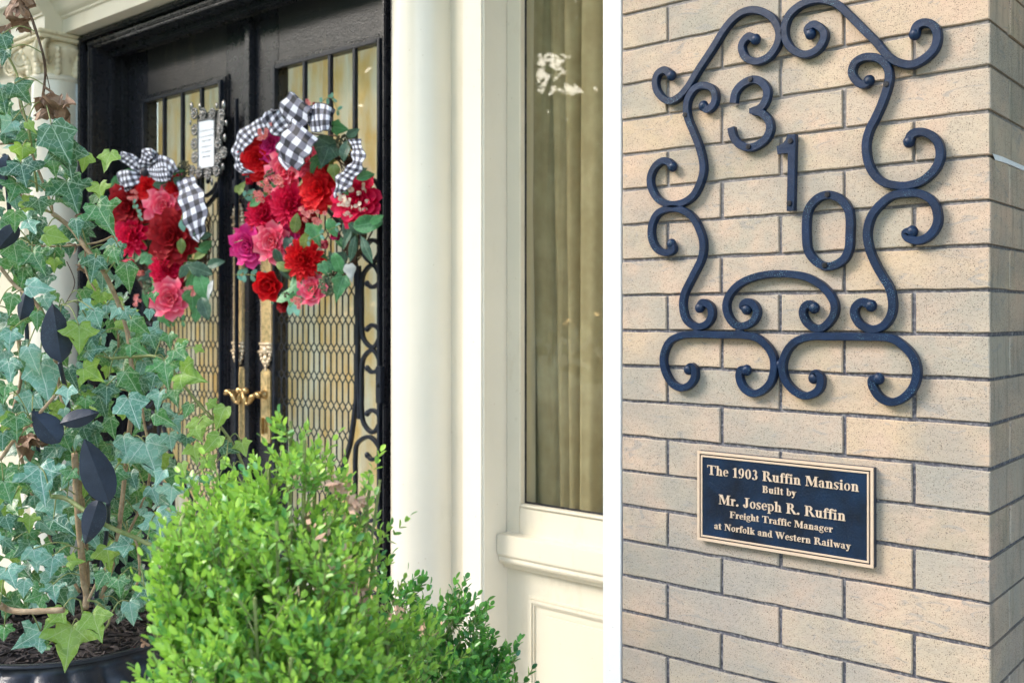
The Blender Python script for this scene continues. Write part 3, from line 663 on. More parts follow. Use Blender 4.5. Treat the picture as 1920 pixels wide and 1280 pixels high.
b.build('panel_moulding', M['cream'], win, bevel=.0012)
b = MB(); xi = W(1023, 1150, WY).x; zi = W(1023, 1152, WY).z; b.box(xi, WY-.002, .3, xr-.0005, WY+.006, zi); b.build('raised_panel', M['cream'], win, bevel=.004)
# curtains behind the pane
def curtain(xa, xb, z0_, z1_, Y, amp, per, seed, tilt=0):
    rr = random.Random(seed); b = MB(); nx = int((xb-xa)/.003); nz = 8
    ph = [rr.uniform(0, 6.28) for _ in range(6)]
    vs = []
    for k in range(nz+1):
        z = z0_+(z1_-z0_)*k/nz
        for i in range(nx+1):
            x = xa+(xb-xa)*i/nx
            s_ = x+tilt*(z-z0_)*.03*math.sin(x*9+ph[4])
            y = Y+amp*(1-1.9*abs(math.sin(s_*3.1416/per+ph[0]+1.1*math.sin(s_*6.283/per/3.7+ph[1])))**.75+.25*math.sin(s_*6.283/per*1.3+ph[2]))
            vs.append((x, y, z))
    m = nx+1
    b.add(vs, [(k*m+i, k*m+i+1, (k+1)*m+i+1, (k+1)*m+i) for k in range(nz) for i in range(nx)]); return b
curtain(-1.93, -1.12, .3, CEIL, WY+.08, .024, .044, 5, 1).build('curtain', M['curtain'], win, smooth=True, recalc=False)

# ------------------------------------------------------------------ pilasters, columns, entablature
XC = -3.113                             # axis of the doorway
def pilaster(x0, x1, label, cap=False):
    t = thing('pilaster', ((x0+x1)/2, 2.0, 0), label, 'pilaster', 'cream pilasters beside the columns')
    b = MB(); b.box(x0, 1.95, 0, x1, 2.12, EYE+1.0); b.build('shaft', M['cream_clean'], t, bevel=.006)
    b = MB(); b.box(x0-.02, 1.93, EYE+1.13, x1+.02, 2.1, EYE+1.1645)
    b.box(x0-.01, 1.94, EYE+1.0, x1+.01, 2.1, EYE+1.13)
    b.build('capital_block', M['capital'], t, bevel=.006)
    for s_ in (x0, x1):
        b = MB(); vol(b, (s_, 1.94, EYE+1.075), .045, Vector((1 if s_ == x1 else -1, -.25, 0))); b.build('volute', M['capital'], t, smooth=True)
    return t
def vol(b, c, r, d, turns=2.3, wd=.034):   # spiral volute lying in the vertical plane through direction d
    d = d.normalized(); up = Vector((0, 0, 1)); c = Vector(c); side = d.cross(up)
    n = 44; pts = []; rs = []
    for i in range(n+1):
        t = i/n; a = math.pi*.5-t*turns*2*math.pi; rr = r*(1-.84*t)
        pts.append(c+d*(math.cos(a)*rr)+up*(math.sin(a)*rr)); rs.append(r*.17*(1-.55*t))
    for off in (-1, 1):
        b.tube([p+side*off*wd*.5*(1-.3*i/n) for i, p in enumerate(pts)], rs, 6)
    # web between the two fillets
    k = len(pts); vs = [p+side*wd*.45 for p in pts]+[p-side*wd*.45 for p in pts]
    b.add(vs, [(i, i+1, k+i+1, k+i) for i in range(k-1)])
    b.ball(c, r*.2, 1, 1, 1, 8, 6)
    disc = [c+d*(math.cos(a)*r*.92)+up*(math.sin(a)*r*.92) for a in [2*math.pi*j/20 for j in range(20)]]
    b.add([p+side*wd*.33 for p in disc]+[p-side*wd*.33 for p in disc], [tuple(range(20)), tuple(range(20, 40))])
pilaster(-1.824, -1.748, 'cream flat pilaster right of the smooth column, beside the sidelight window')
pilaster(2*XC+1.748, 2*XC+1.824, 'cream pilaster with a scrolled capital at the far left behind the ivy')
for xx in (-1.95, 2*XC+1.824):
    b = MB(); b.box(xx-.0, 2.0, 0, xx+.126, 2.1, EYE+1.16)
    tag(b.build('wall_strip', M['cream'], bevel=.002), 'narrow cream strip of wall between column and pilaster ' + ('beside the right door' if xx > -3 else 'left of the doorway'), 'wall')
def column(cx, label):
    t = thing('porch_column', (cx, 2.0, 0), label, 'column', 'round cream columns framing the doors')
    b = MB(); b.lathe([(.099, .12), (.0985, .9), (.0975, EYE+.6), (.094, EYE+.985)], 64, (cx, 2.0, 0)); b.build('shaft', M['cream_clean'], t, smooth=2)
    b = MB(); b.lathe([(.13, 0), (.13, .05), (.12, .055), (.128, .075), (.12, .095), (.104, .1), (.099, .12)], 48, (cx, 2, 0)); b.build('column_base', M['cream_clean'], t, smooth=2)
    b = MB(); b.lathe([(.094, EYE+.975), (.103, EYE+.978), (.107, EYE+.987), (.103, EYE+.996), (.094, EYE+.999)], 48, (cx, 2.0, 0)); b.build('neck_ring', M['cream_clean'], t, smooth=2)
    b = MB(); b.lathe([(.092, EYE+.998), (.095, EYE+1.04), (.104, EYE+1.07), (.122, EYE+1.09), (.125, EYE+1.105), (.115, EYE+1.12), (.10, EYE+1.135)], 48, (cx, 2.0, 0),
                      mod=lambda r, z, a: r*(1+(.05*abs(math.sin(a*12)) if EYE+1.06 < z < EYE+1.115 else 0)))
    for j in range(8):                  # acanthus tongues climbing the bell
        a = 2*math.pi*j/8+.39; ca, sa = math.cos(a), math.sin(a)
        for q in range(5):
            w = q/4; rr = .10+.03*w*w; b.ball((cx+ca*rr, 2.0+sa*rr, EYE+1.01+.085*w), .017-.004*w, 1.0, 1.0, 1.2, 7, 5)
    b.build('bell', M['capital'], t, smooth=2)
    b = MB(); b.box(cx-.125, 1.875, EYE+1.133, cx+.125, 2.125, EYE+1.150); b.box(cx-.135, 1.865, EYE+1.150, cx+.135, 2.135, EYE+1.1645); b.build('abacus', M['capital'], t, bevel=.004)
    for sx_ in (-1, 1):
        for sy_ in (-1, 1):
            b = MB(); vol(b, (cx+sx_*.098, 2.0+sy_*.098, EYE+1.073), .052, Vector((sx_, sy_, 0))); b.build('volute', M['capital'], t, smooth=True)
column(2*XC+2.007, 'round cream column with old brown-stained scroll capital behind the ivy')
column(-2.007, 'smooth glossy cream round column between right door and sidelight window')
ent = thing('entablature', (XC, 2.0, EYE+1.165), 'cream moulded beam running over the columns and above the doors', 'beam')
E = EYE
prof = [(2.13, E+1.165), (1.975, E+1.165), (1.975, E+1.222), (1.966, E+1.226), (1.966, E+1.234), (1.955, E+1.24), (1.943, E+1.255), (1.936, E+1.275), (1.925, E+1.287), (1.915, E+1.29), (1.915, E+1.335), (1.90, E+1.34), (1.895, E+1.36), (1.87, E+1.385), (1.855, E+1.41), (1.85, E+1.425), (1.80, E+1.43), (1.80, E+1.48), (1.78, E+1.5), (1.75, E+1.54), (1.74, E+1.6), (2.13, E+1.6)]
b = MB(); extrude_x(b, prof, -6.2, -1.13); b.build('beam_moulding', M['cream'], ent, smooth=2)
for a0, a1 in ((2*XC+1.72, 2*XC+2.117), (-2.117, -1.72)):
    b = MB(); extrude_x(b, [(y-.075 if i not in (0, len(prof)-1) else y, z+.0004) for i, (y, z) in enumerate(prof)], a0, a1); b.build('beam_projection', M['cream'], ent, smooth=2)
b = MB(); b.box(-6.2, 2.02, E+1.6, -1.13, 2.12, CEIL); b.build('frieze_board', M['cream'], ent)
# cream wall left of the doorway
b = MB(); b.box(-6.2, 2.06, 0, 2*XC+1.75, 2.14, E+1.164); tag(b.build('side_wall', M['cream'], bevel=.003), 'plain cream wall at the far left edge behind the ivy', 'wall')

# ------------------------------------------------------------------ door frame
df = thing('door_frame', (XC, 2.1, 0), 'glossy black wooden door frame with stepped mouldings around both doors', 'door frame')
ZH = E+1.10
HW = .878                               # half clear opening
for s_ in (-1, 1):
    def X(a): return XC+s_*a
    def bx(b, a0, a1, y0, y1, z0_=0, z1_=ZH): b.box(min(X(a0), X(a1)), y0, z0_, max(X(a0), X(a1)), y1, z1_)
    b = MB(); bx(b, HW, HW+.125, 2.062, 2.25, 0, E+1.16); b.build('jamb', M['black'], df, bevel=.002)
    b = MB(); bx(b, HW+.086, HW+.122, 2.036, 2.063, 0, E+1.16); b.build('casing_moulding', M['black'], df, bevel=.007)
    b = MB(); bx(b, HW+.03, HW+.050, 2.046, 2.063, 0, ZH+.03); b.build('casing_moulding', M['black'], df, bevel=.005)
    b = MB(); bx(b, HW+.0005, HW+.014, 2.040, 2.063, 0, ZH); b.build('casing_bead', M['black'], df, bevel=.004)
    b = MB(); bx(b, HW-.018, HW-.0005, 2.11, 2.135, 0, ZH-.001); b.build('stop', M['black'], df, bevel=.004)
    b = MB(); bx(b, HW-.010, HW-.0005, 2.165, 2.18, 0, ZH-.001); b.build('weather_strip', M['black'], df, bevel=.003)
b = MB(); b.box(XC-HW-.125, 2.062, ZH, XC+HW+.125, 2.25, E+1.164); b.build('head', M['black'], df, bevel=.002)
b = MB(); b.box(XC-HW-.122, 2.030, ZH+.040, XC+HW+.122, 2.063, E+1.1645); b.build('head_moulding', M['black'], df, bevel=.008)
b = MB(); b.box(XC-HW-.05, 2.042, ZH+.014, XC+HW+.05, 2.063, ZH+.030); b.build('head_moulding', M['black'], df, bevel=.005)
b = MB(); b.box(XC-HW, 2.045, ZH-.0005, XC+HW, 2.063, ZH+.008); b.build('head_bead', M['black'], df, bevel=.003)
b = MB(); b.box(XC-HW+.02, 2.11, ZH-.024, XC+HW-.02, 2.14, ZH-.0005); b.build('head_stop', M['black'], df, bevel=.005)
b = MB(); b.box(XC-HW, 2.05, 0, XC+HW, 2.3, .03); b.build('threshold', M['brass_dark'], df, bevel=.003)

# ------------------------------------------------------------------ doors
DY = 2.20
YG = DY-.018
def bound_s(z):                          # iron curve bounding the mesh, s measured from the lock side
    tb = [(.52, .0), (.46, .05), (.42, .16), (.395, .34), (.36, .52), (.29, .68), (.20, .77), (.10, .80), (-.10, .803), (-.28, .79), (-.42, .74), (-.53, .655), (-.65, .5), (-.77, .27), (-.88, 0)]
    if z >= .52 or z <= -.88: return -1
    for (za, sa), (zb, sb) in zip(tb, tb[1:]):
        if zb <= z <= za: return sa+(sb-sa)*(za-z)/(za-zb)
    return -1
def door(side, label):                   # side -1 left leaf, +1 right leaf
    t = thing('entry_door', (XC+side*.45, DY, 0), label, 'door', 'black double entry doors')
    def X(a): return XC+side*a           # a: distance from the meeting line
    def bx(b, a0, a1, y0, y1, z0_, z1_): b.box(min(X(a0), X(a1)), y0, z0_, max(X(a0), X(a1)), y1, z1_)
    g0, g1 = .160, .722; gt, gb = E+.885, E-1.05
    zt_ = ZH-.003
    b = MB(); bx(b, .004, g0, DY, DY+.045, .032, zt_); b.build('lock_stile', M['black'], t, bevel=.002)
    b = MB(); bx(b, g1, HW-.003, DY, DY+.045, .032, zt_); b.build('hinge_stile', M['black'], t, bevel=.002)
    b = MB(); bx(b, g0, g1, DY+.0005, DY+.045, gt, zt_); b.build('top_rail', M['worn_black'], t, bevel=.001)
    b = MB(); bx(b, g0, g1, DY+.0005, DY+.045, .032, gb); b.build('bottom_rail', M['black'], t, bevel=.001)
    b = MB()                             # raised glazing moulding
    for (i0, w, pr) in ((-.022, .009, .007), (-.012, .012, .014)):
        bx(b, g0+i0, g0+i0+w, DY-pr, DY+.001, gb+i0, gt-i0); bx(b, g1-i0-w, g1-i0, DY-pr, DY+.001, gb+i0, gt-i0)
        bx(b, g0+i0+w, g1-i0-w, DY-pr, DY+.001, gt-i0-w, gt-i0); bx(b, g0+i0+w, g1-i0-w, DY-pr, DY+.001, gb+i0, gb+i0+w)
    b.build('glazing_moulding', M['black'], t, bevel=.002)
    b = MB(); bx(b, g0, g1, DY+.022, DY+.027, gb, gt); b.build('pane', M['door_glass'], t)
    # iron grille
    gw = g1-g0
    def GX(s_): return X(g0+s_*gw)
    b = MB(); w = .014
    bx(b, g0, g0+w, YG-.009, YG+.009, gb, gt); bx(b, g1-w, g1, YG-.009, YG+.009, gb, gt)
    bx(b, g0+w, g1-w, YG-.009, YG+.009, gt-w, gt); bx(b, g0+w, g1-w, YG-.009, YG+.009, gb, gb+w); b.build('grille_frame', M['iron_door'], t, bevel=.002)
    for px in ((309, 343, 379) if side < 0 else (572, 620, 666)):
        xx = W(px, 300, YG).x; s_ = (abs(xx-XC)-g0)/gw
        zb_ = .47
        b = MB(); b.box(xx-.0075, YG-.0075, E+zb_-.02, xx+.0075, YG+.0075, gt-w); b.build('grille_bar', M['iron_door'], t, bevel=.002)
    pts = []
    for i in range(60):
        z = .515-(.515+.875)*i/59; pts.append(Vector((GX(max(.02, bound_s(z))), 0, E+z)))
    b = MB(); b.bar(pts, .014, .014, YG-.003, .25); b.build('grille_curve', M['iron_door'], t, smooth=2)
    pts2 = [Vector((GX(.81+.006*math.sin(i)), 0, E+.16-.5*i/8)) for i in range(9)]
    b = MB(); b.bar(pts2, .010, .014, YG-.002, .25); b.build('grille_bar', M['iron_door'], t, smooth=2)
    # C scrolls on the hinge side
    def cscroll(zc, h, s0=.835, s1=.985, flip=1):
        x0_, x1_ = s0, s1; m = (x0_+x1_)/2
        q = []
        rx = (x1_-x0_)/2*gw; k_ = .5
        top = zc+h/2; bot = zc-h/2
        P = [(x1_-.10, top-.060), (x1_-.06, top-.072), (x1_-.005, top-.060), (x1_, top-.03), (m+.02, top), (x0_+.02, top-.025), (x0_, top-.07), (x0_, zc), (x0_, bot+.07), (x0_+.02, bot+.025), (m+.02, bot), (x1_, bot+.03), (x1_-.005, bot+.060), (x1_-.06, bot+.072), (x1_-.10, bot+.060)]
        if flip < 0: P = [(x0_+x1_-a, z) for a, z in P]
        p = spline([Vector((GX(a), 0, E+z)) for a, z in P], 5)
        b = MB(); b.bar(p, .0125, .013, YG-.002, .25)
        for e_ in (p[0], p[-1]): b.ball((e_.x, YG-.003, e_.z), .011, 1, .7, 1, 9, 6)
        b.build('grille_scroll', M['iron_door'], t, smooth=2)
    for zc in (.302, .0276, -.246): cscroll(zc, .266)
    cscroll(-.53, .272, .78, .985); cscroll(-.82, .29, .6, .97)
    # upper curl inside the arch at the lock side
    P = [(.05, .50), (.10, .47), (.2, .455), (.27, .48), (.27, .54), (.20, .565), (.15, .54), (.16, .51)]
    p = spline([Vector((GX(a), 0, E+z)) for a, z in P], 5); b = MB(); b.bar(p, .013, .013, YG-.003, .25); b.ball((p[-1].x, YG-.003, p[-1].z), .011, 1, .7, 1); b.build('grille_scroll', M['iron_door'], t, smooth=2)
    # woven mesh
    b = MB(); nst = 30; sp = gw*.80/nst; P_ = .096; a_ = sp*.5-.0008
    keys = [(0, 1), (.42, 1), (.56, -1), (.62, -1), (.78, 1), (.80, 1), (.80, 1), (1.0, 1)]
    for i in range(nst+2):
        seg = []; sg = 1 if i % 2 == 0 else -1
        z = .50
        lev = []
        zz = .52
        while zz > -.9:
            for (f_, v_) in keys[:-1]: lev.append((zz-f_*P_, v_*sg))
            zz -= P_
        for (z, v_) in lev:
            s_ = (i*sp+v_*a_*.98)/gw
            if .012 < s_ < bound_s(z)-.006: seg.append(Vector((GX(s_), 0, E+z)))
            else:
                if len(seg) > 1: b.bar(seg, .0038, .0025, YG+.004+.0004*(i % 2), .1)
                seg = []
        if len(seg) > 1: b.bar(seg, .0038, .0025, YG+.004+.0004*(i % 2), .1)
    b.build('wire_mesh', M['iron_door'], t)
    # hardware
    hx = W(448, 500, DY-.004).x if side < 0 else W(500, 500, DY-.004).x
    def plate(b, x, w, z0_, z1_, y0, y1, tip=.3):
        n = []; h = w/2
        poly = [(-h, z0_), (h, z0_), (h, z1_-w*tip), (h*.45, z1_-w*tip*.3), (0, z1_), (-h*.45, z1_-w*tip*.3), (-h, z1_-w*tip)]
        k = len(poly); b.add([(x+a, y0, z) for a, z in poly]+[(x+a, y1, z) for a, z in poly], [tuple(range(k)), tuple(range(k, 2*k))[::-1]]+[(i, i+k, (i+1) % k+k, (i+1) % k) for i in range(k)])
    w = .066
    pp = MB(); pp.box(hx-w/2, DY-.006, E-.10, hx+w/2, DY+.0005, E+.33); plate_o = pp.build('push_plate', M['brass'], t, bevel=.002)
    b = MB()                             # beaded edge
    for s2 in (-1, 1):
        for i in range(46): b.ball((hx+s2*(w/2-.004), DY-.007, E-.095+i*.0093), .0032, 1, 1, 1.1, 6, 4)
    b.build('beading', M['brass_cast'], plate_o)
    for top in (0, 1):                   # cast ends, upper and lower
        b = MB(); sg = 1 if top else -1; z0_ = E+.33 if top else E-.10
        def Z(v): return z0_+sg*v
        b.box(hx-w*.56, DY-.012, min(Z(0), Z(.010)), hx+w*.56, DY+.0005, max(Z(0), Z(.010)))
        b.box(hx-w*.50, DY-.009, min(Z(.010), Z(.030)), hx+w*.50, DY+.0005, max(Z(.010), Z(.030)))
        b.box(hx-w*.60, DY-.014, min(Z(.030), Z(.038)), hx+w*.60, DY+.0005, max(Z(.030), Z(.038)))
        for q in range(7):
            a = math.pi*q/6; b.ball((hx+math.cos(a)*w*.40, DY-.008, Z(.045+math.sin(a)*.030)), .0085, 1, .8, 1, 8, 5)
        b.ball((hx, DY-.008, Z(.03)), .014, 1, .9, 1.3); b.ball((hx, DY-.008, Z(.058)), .013, 1, .8, 1.1)
        for q, rr in ((.072, .010), (.086, .0075), (.098, .006)):
            b.ball((hx, DY-.008, Z(q)), rr, 1, .9, 1.1, 8, 5)
        for s2 in (-1, 1):
            b.ball((hx+s2*.019, DY-.006, Z(.02)), .008, 1, .8, 1, 8, 5); b.ball((hx+s2*.013, DY-.006, Z(.078)), .006, 1, .8, 1, 8, 5)
        b.build('cast_end', M['brass_cast'], t, smooth=True)
    ex = W(452, 750, DY-.004).x if side < 0 else W(499, 750, DY-.004).x
    b = MB(); plate(b, ex, .056, E-.462, E-.192, DY-.008, DY+.0005); plate(b, ex, .038, E-.45, E-.206, DY-.0105, DY-.007); esc = b.build('lock_plate', M['brass'], t, bevel=.0015)
    if side > 0:
        b = MB(); b.box(ex-.016, DY-.020, E-.43, ex-.002, DY-.0100, E-.37); b.box(ex+.004, DY-.016, E-.425, ex+.016, DY-.0100, E-.375); b.build('lock_lever', M['brass_dark'], esc, bevel=.002)
    b = MB()                             # S-shaped lever
    lx = ex; b.lathe([(.016, 0), (.018, .004), (.015, .010), (.010, .014), (.010, .045)], 18)
    b.v = [Vector((lx+v.x, DY-.008-v.z, E-.287+v.y)) for v in b.v]
    d_ = side
    P = [(.030*d_, -.004), (.012*d_, .004), (-.005*d_, -.002), (-.02*d_, -.010), (-.035*d_, -.030), (-.055*d_, -.032), (-.065*d_, -.012), (-.078*d_, .010), (-.097*d_, .014), (-.104*d_, .004)]
    if side < 0: P = [(-x_*-1, z) for x_, z in P]
    p = spline([Vector((lx-x_*(-1 if side > 0 else -1), DY-.052, E-.287+z)) for x_, z in P], 5)
    b.tube(p, [.0085+.0025*math.sin(i*.5) for i in range(len(p))], 8); b.build('lever_handle', M['brass_dark'], t, smooth=True)
    if side < 0:
        sx_ = W(432, 300, DY-.05).x
        b = MB(); b.box(sx_-.006, DY-.030, E-1.0, sx_+.006, DY-.016, E+.80); b.build('slide_rod', M['iron_door'], t, bevel=.003)
        for zz in (E+.475, E-.55):
            b = MB(); b.box(sx_-.014, DY-.036, zz-.026, sx_+.014, DY, zz+.026); b.box(sx_+.02, DY-.02, zz-.022, sx_+.06, DY, zz+.022); b.build('rod_bracket', M['iron_door'], t, bevel=.005)
        b = MB(); b.box(XC-.010, DY-.026, .032, XC+.024, DY-.0005, ZH-.026); b.box(XC-.024, DY-.012, .032, XC-.010, DY-.0005, ZH-.026); b.build('astragal', M['black'], t, bevel=.004)
    else:
        q = XC+HW+.012                  # hinge on the frame edge
        b = MB(); z_ = W(724, 722, 2.03).z; b.box(q-.02, 2.022, z_-.055, q+.004, 2.0395, z_+.055); b.ball((q-.008, 2.020, z_), .006); b.build('hinge', M['iron_door'], t, bevel=.002)
    return t
dl = door(-1, 'left black wooden door with iron grille, silver picture frame and smaller-looking wreath on it')
dr = door(1, 'right black wooden door with iron scrolls and wire mesh, next to the smooth column')
cu = curtain(XC-.85, XC+.85, .1, ZH, DY+.12, .014, .10, 11)
tag(cu.build('door_curtain', M['gold_curtain'], smooth=True, recalc=False), 'gold sheer curtain hanging behind the glass of both doors', 'curtain')

# ------------------------------------------------------------------ flowers, leaves, ribbon
rnd = random.Random(21)
def petal(b, axis_m, phi, th0, L, Wd, cup, curl, r0, ruf, rr, nu=4, nv=4):
    vs = []; uv = []
    for j in range(nv+1):
        v = j/nv
        prof = (.25+.75*min(1, v/.62)**.8)*(1 if v < .62 else math.sqrt(max(.14, 1-((v-.62)/.43)**2)))
        # integrate the curling midline
        a = 0; rd = r0; zz = 0; st = 8
        for q in range(int(v*st)):
            t = th0+curl*(q+.5)/st; rd += math.sin(t)*L/st; zz += math.cos(t)*L/st
        tt = th0+curl*v
        for i in range(nu+1):
            u = i/nu*2-1
            off = cup*u*u*Wd*.5
            rf = ruf*L*rr.uniform(-1, 1)*v*v*(.5+.5*abs(u))
            rad = rd-off*math.cos(tt)+rf*math.cos(tt); z = zz+off*math.sin(tt)*.6+rf*math.sin(tt)
            lat = u*Wd*.5*prof
            p = Vector((math.cos(phi)*rad-math.sin(phi)*lat, math.sin(phi)*rad+math.cos(phi)*lat, z))
            vs.append(axis_m @ p); uv.append((i/nu, v))
    m = nu+1
    b.add(vs, [(j*m+i, j*m+i+1, (j+1)*m+i+1, (j+1)*m+i) for j in range(nv) for i in range(nu)], uv)
def flower(kind, m, px, py, dpx, parent, Y, name=None, stretch=1):
    c = W(px, py, Y); dep = (c-CAMP).dot(Vector((-_s, _c, 0))); Rd = dpx*.60*dep/FPX
    nrm = ((CAMP-c).normalized()*.6+Vector((0, -1, 0))*.75+Vector((rnd.uniform(-.3, .3), 0, rnd.uniform(-.3, .25)))).normalized()
    ax = nrm.to_track_quat('Z', 'Y').to_matrix().to_4x4(); ax = Matrix.Translation(c) @ ax @ Matrix.Diagonal((1, stretch, .85, 1))
    b = MB()
    if kind == 'peony':
        for k, (n, th, L) in enumerate(((4, 6, .42), (6, 16, .52), (7, 28, .62), (8, 42, .74), (9, 56, .84), (9, 72, .96))):
            for i in range(n): petal(b, ax, 2*math.pi*(i+rnd.random()*.5)/n+k*.7, R(th+rnd.uniform(-7, 7)), L*Rd, Rd*(.42+.055*k), .55, R(28), Rd*.03*k, .10, rnd)
    elif kind == 'rose':
        for k, (n, th, L) in enumerate(((3, 0, .55), (3, 9, .62), (4, 20, .68), (5, 35, .8), (5, 52, .95))):
            for i in range(n): petal(b, ax, 2*math.pi*(i+rnd.random()*.3)/n+k*.9, R(th+rnd.uniform(-4, 4)), L*Rd, Rd*(.55+.17*k), .75, R(30+8*k), Rd*(.04+.035*k), .04, rnd)
    elif kind == 'dahlia':
        for k, (n, th, L) in enumerate(((8, 6, .5), (10, 18, .62), (12, 31, .72), (13, 45, .82), (14, 60, .92), (14, 76, 1.0))):
            for i in range(n): petal(b, ax, 2*math.pi*(i+rnd.random()*.4)/n+k*.31, R(th+rnd.uniform(-8, 8)), L*Rd, Rd*.36, .9, R(16), Rd*.02*k, .05, rnd, 2, 4)
    elif kind == 'poppy':
        for k, (n, th, L) in enumerate(((5, 12, .8), (6, 28, 1.0), (6, 46, 1.1))):
            for i in range(n): petal(b, ax, 2*math.pi*i/n+k*.5+rnd.random()*.2, R(th), L*Rd, Rd*.95, .6, R(10), Rd*.05, .05, rnd)
    elif kind == 'bud':
        for k, (n, th, L) in enumerate(((4, -4, 1.0), (4, 10, 1.1))):
            for i in range(n): petal(b, ax, 2*math.pi*i/n+k*.7, R(th), L*Rd*1.2, Rd*.9, .8, R(10), Rd*.12, .03, rnd)
    return b.build(name or kind, m, parent, smooth=True, recalc=False)
def mixed_peony(px, py, dpx, parent, Y):
    o = flower('peony', M['crimson'], px, py, dpx, parent, Y, 'peony')
    c = W(px, py, Y-.03)
    b = MB(); dep = 3.2; Rd = dpx*.5*dep/FPX
    nrm = ((CAMP-c).normalized()*.6+Vector((0, -1, 0))*.7).normalized(); ax0 = nrm.to_track_quat('Z', 'Y').to_matrix().to_4x4()
    for i in range(34):
        a = rnd.uniform(0, 6.28); r_ = Rd*math.sqrt(rnd.uniform(.02, .62)); cc = W(px, py, Y)+(ax0 @ Vector((math.cos(a)*r_, math.sin(a)*r_, Rd*.50*(1-.5*(r_/Rd)**2))))
        petal(b, Matrix.Translation(cc) @ ax0, rnd.uniform(0, 6.28), R(rnd.uniform(25, 60)), Rd*.22, Rd*.2, .4, R(20), 0, .1, rnd, 2, 3)
    b.build('cream_petals', M['creamp'], o, smooth=True, recalc=False)
def leafshape(kind):
    if kind == 'ivy':
        h = [(.0, .02), (.07, -.10), (.20, -.15), (.33, -.08), (.35, .05), (.47, .12), (.55, .30), (.38, .36), (.25, .42), (.20, .58), (.09, .80), (0, 1.0)]
    elif kind == 'ivy2':
        h = [(.0, .03), (.09, -.14), (.24, -.18), (.40, -.14), (.38, .02), (.50, .08), (.62, .16), (.48, .30), (.30, .38), (.22, .55), (.10, .74), (0, .92)]
    elif kind == 'ivy3':
        h = [(.0, .0), (.10, -.08), (.24, -.08), (.30, .06), (.40, .22), (.36, .34), (.24, .42), (.18, .56), (.09, .78), (0, .98)]
    elif kind == 'oval':
        h = [(0, 0), (.14, .10), (.25, .28), (.28, .48), (.22, .70), (.11, .88), (0, 1.0)]
    elif kind == 'lance':
        h = [(0, 0), (.08, .12), (.15, .32), (.16, .52), (.11, .75), (.04, .92), (0, 1.0)]
    else:
        h = [(0, 0), (.22, .25), (.27, .55), (.20, .85), (0, 1.0)]
    return h
def leaf_geo(kind, fold=.25, droop=.35, wav=.04, seed=0):
    rr = random.Random(seed); h = leafshape(kind); n = len(h); b = MB()
    if kind.startswith('ivy'):
        kx, ky = rr.uniform(.85, 1.15), rr.uniform(.88, 1.08); h = [(x*kx*rr.uniform(.86, 1.14), y*ky+rr.uniform(-.03, .03)) for x, y in h]; tw_ = rr.uniform(-.5, .5); cu = rr.uniform(0, .5)
    else: tw_ = cu = 0
    ys = [p[1] for p in h]; lo, hi = min(ys[0], 0), ys[-1]
    mid = [(0, lo+(hi-lo)*i/(n-1)) for i in range(n)]
    def z(x, y): return abs(x)*fold-droop*(y-.2)**2*.6+tw_*x*(y-.3)-cu*x*x+.03*math.sin(y*11+seed)
    vs = [(x, y, z(x, y)) for x, y in mid]
    for s_ in (1, -1):
        vs += [(s_*x*.55, y*.75+m_[1]*.25, z(x*.55, y)+.02) for (x, y), m_ in zip(h, mid)]
        vs += [(s_*x, y, z(x, y)+rr.uniform(-wav, wav)) for x, y in h]
    fs = []
    for k_ in (0, 1):
        i1 = n+k_*2*n; i2 = i1+n
        for i in range(n-1):
            a = [(i, i+1, i1+i+1, i1+i), (i1+i, i1+i+1, i2+i+1, i2+i)]
            fs += [q if k_ == 0 else q[::-1] for q in a]
    b.add(vs, fs, [(.5+x, .3+y) for x, y, _ in vs]); return b
LM = {}
def leaf_mesh(kind, mat, var):
    key = (kind, mat, var)
    if key not in LM:
        LM[key] = leaf_geo(kind, .12+.16*(var % 3), .15+.3*(var % 2), .035, var*7+len(kind)).mesh('leaf', M[mat], smooth=True, recalc=False)
    return LM[key]
def leaf_at(kind, mat, pos, size, tip, nrm, parent, name='leaf', var=None, sx=1):
    nrm = Vector(nrm).normalized(); tip = Vector(tip); tip = (tip-nrm*tip.dot(nrm)).normalized()
    x = tip.cross(nrm)
    me = leaf_mesh(kind, mat, rnd.randrange(7) if var is None else var)
    return inst(name, me, parent, axes(x*size*sx, tip*size, nrm*size, pos))
RV = Vector((_c, _s, 0)); FV = Vector((-_s, _c, 0)); UV = Vector((0, 0, 1))
def scr(ang):                            # direction in the picture: 0 = down, 90 = right, 180 = up
    a = R(ang); return RV*math.sin(a)-UV*math.cos(a)
def ribbon(pairs, parent, name, t0=0, N_=5):
    L_ = spline([W(a[0], a[1], YW+yo) for a, c_, yo in pairs], N_); Rg = spline([W(c_[0], c_[1], YW+yo) for a, c_, yo in pairs], N_)
    for i in range(len(L_)):
        d_ = (Rg[i]-L_[i])*.16; L_[i] -= d_; Rg[i] += d_
    sa = (L_[0].x*31) % 6
    for i in range(len(L_)):
        o_ = Vector((0, .006*math.sin(i*.9+sa), 0)); L_[i] += o_; Rg[i] -= o_
    b = MB(); vs = []; uv = []; ln = t0; w = sum((a-c_).length for a, c_ in zip(L_, Rg))/len(L_); w = max(w, .03)
    for i in range(len(L_)):
        if i: ln += ((L_[i]+Rg[i])/2-(L_[i-1]+Rg[i-1])/2).length/w
        for q in range(5):
            f = q/4; vs.append(L_[i].lerp(Rg[i], f)+Vector((0, -.004*math.sin(math.pi*f), 0))); uv.append((f, ln))
    b.add(vs, [(i*5+q, i*5+q+1, (i+1)*5+q+1, (i+1)*5+q) for i in range(len(L_)-1) for q in range(4)], uv)
    return b.build(name, M['gingham'], parent, smooth=True, recalc=False)
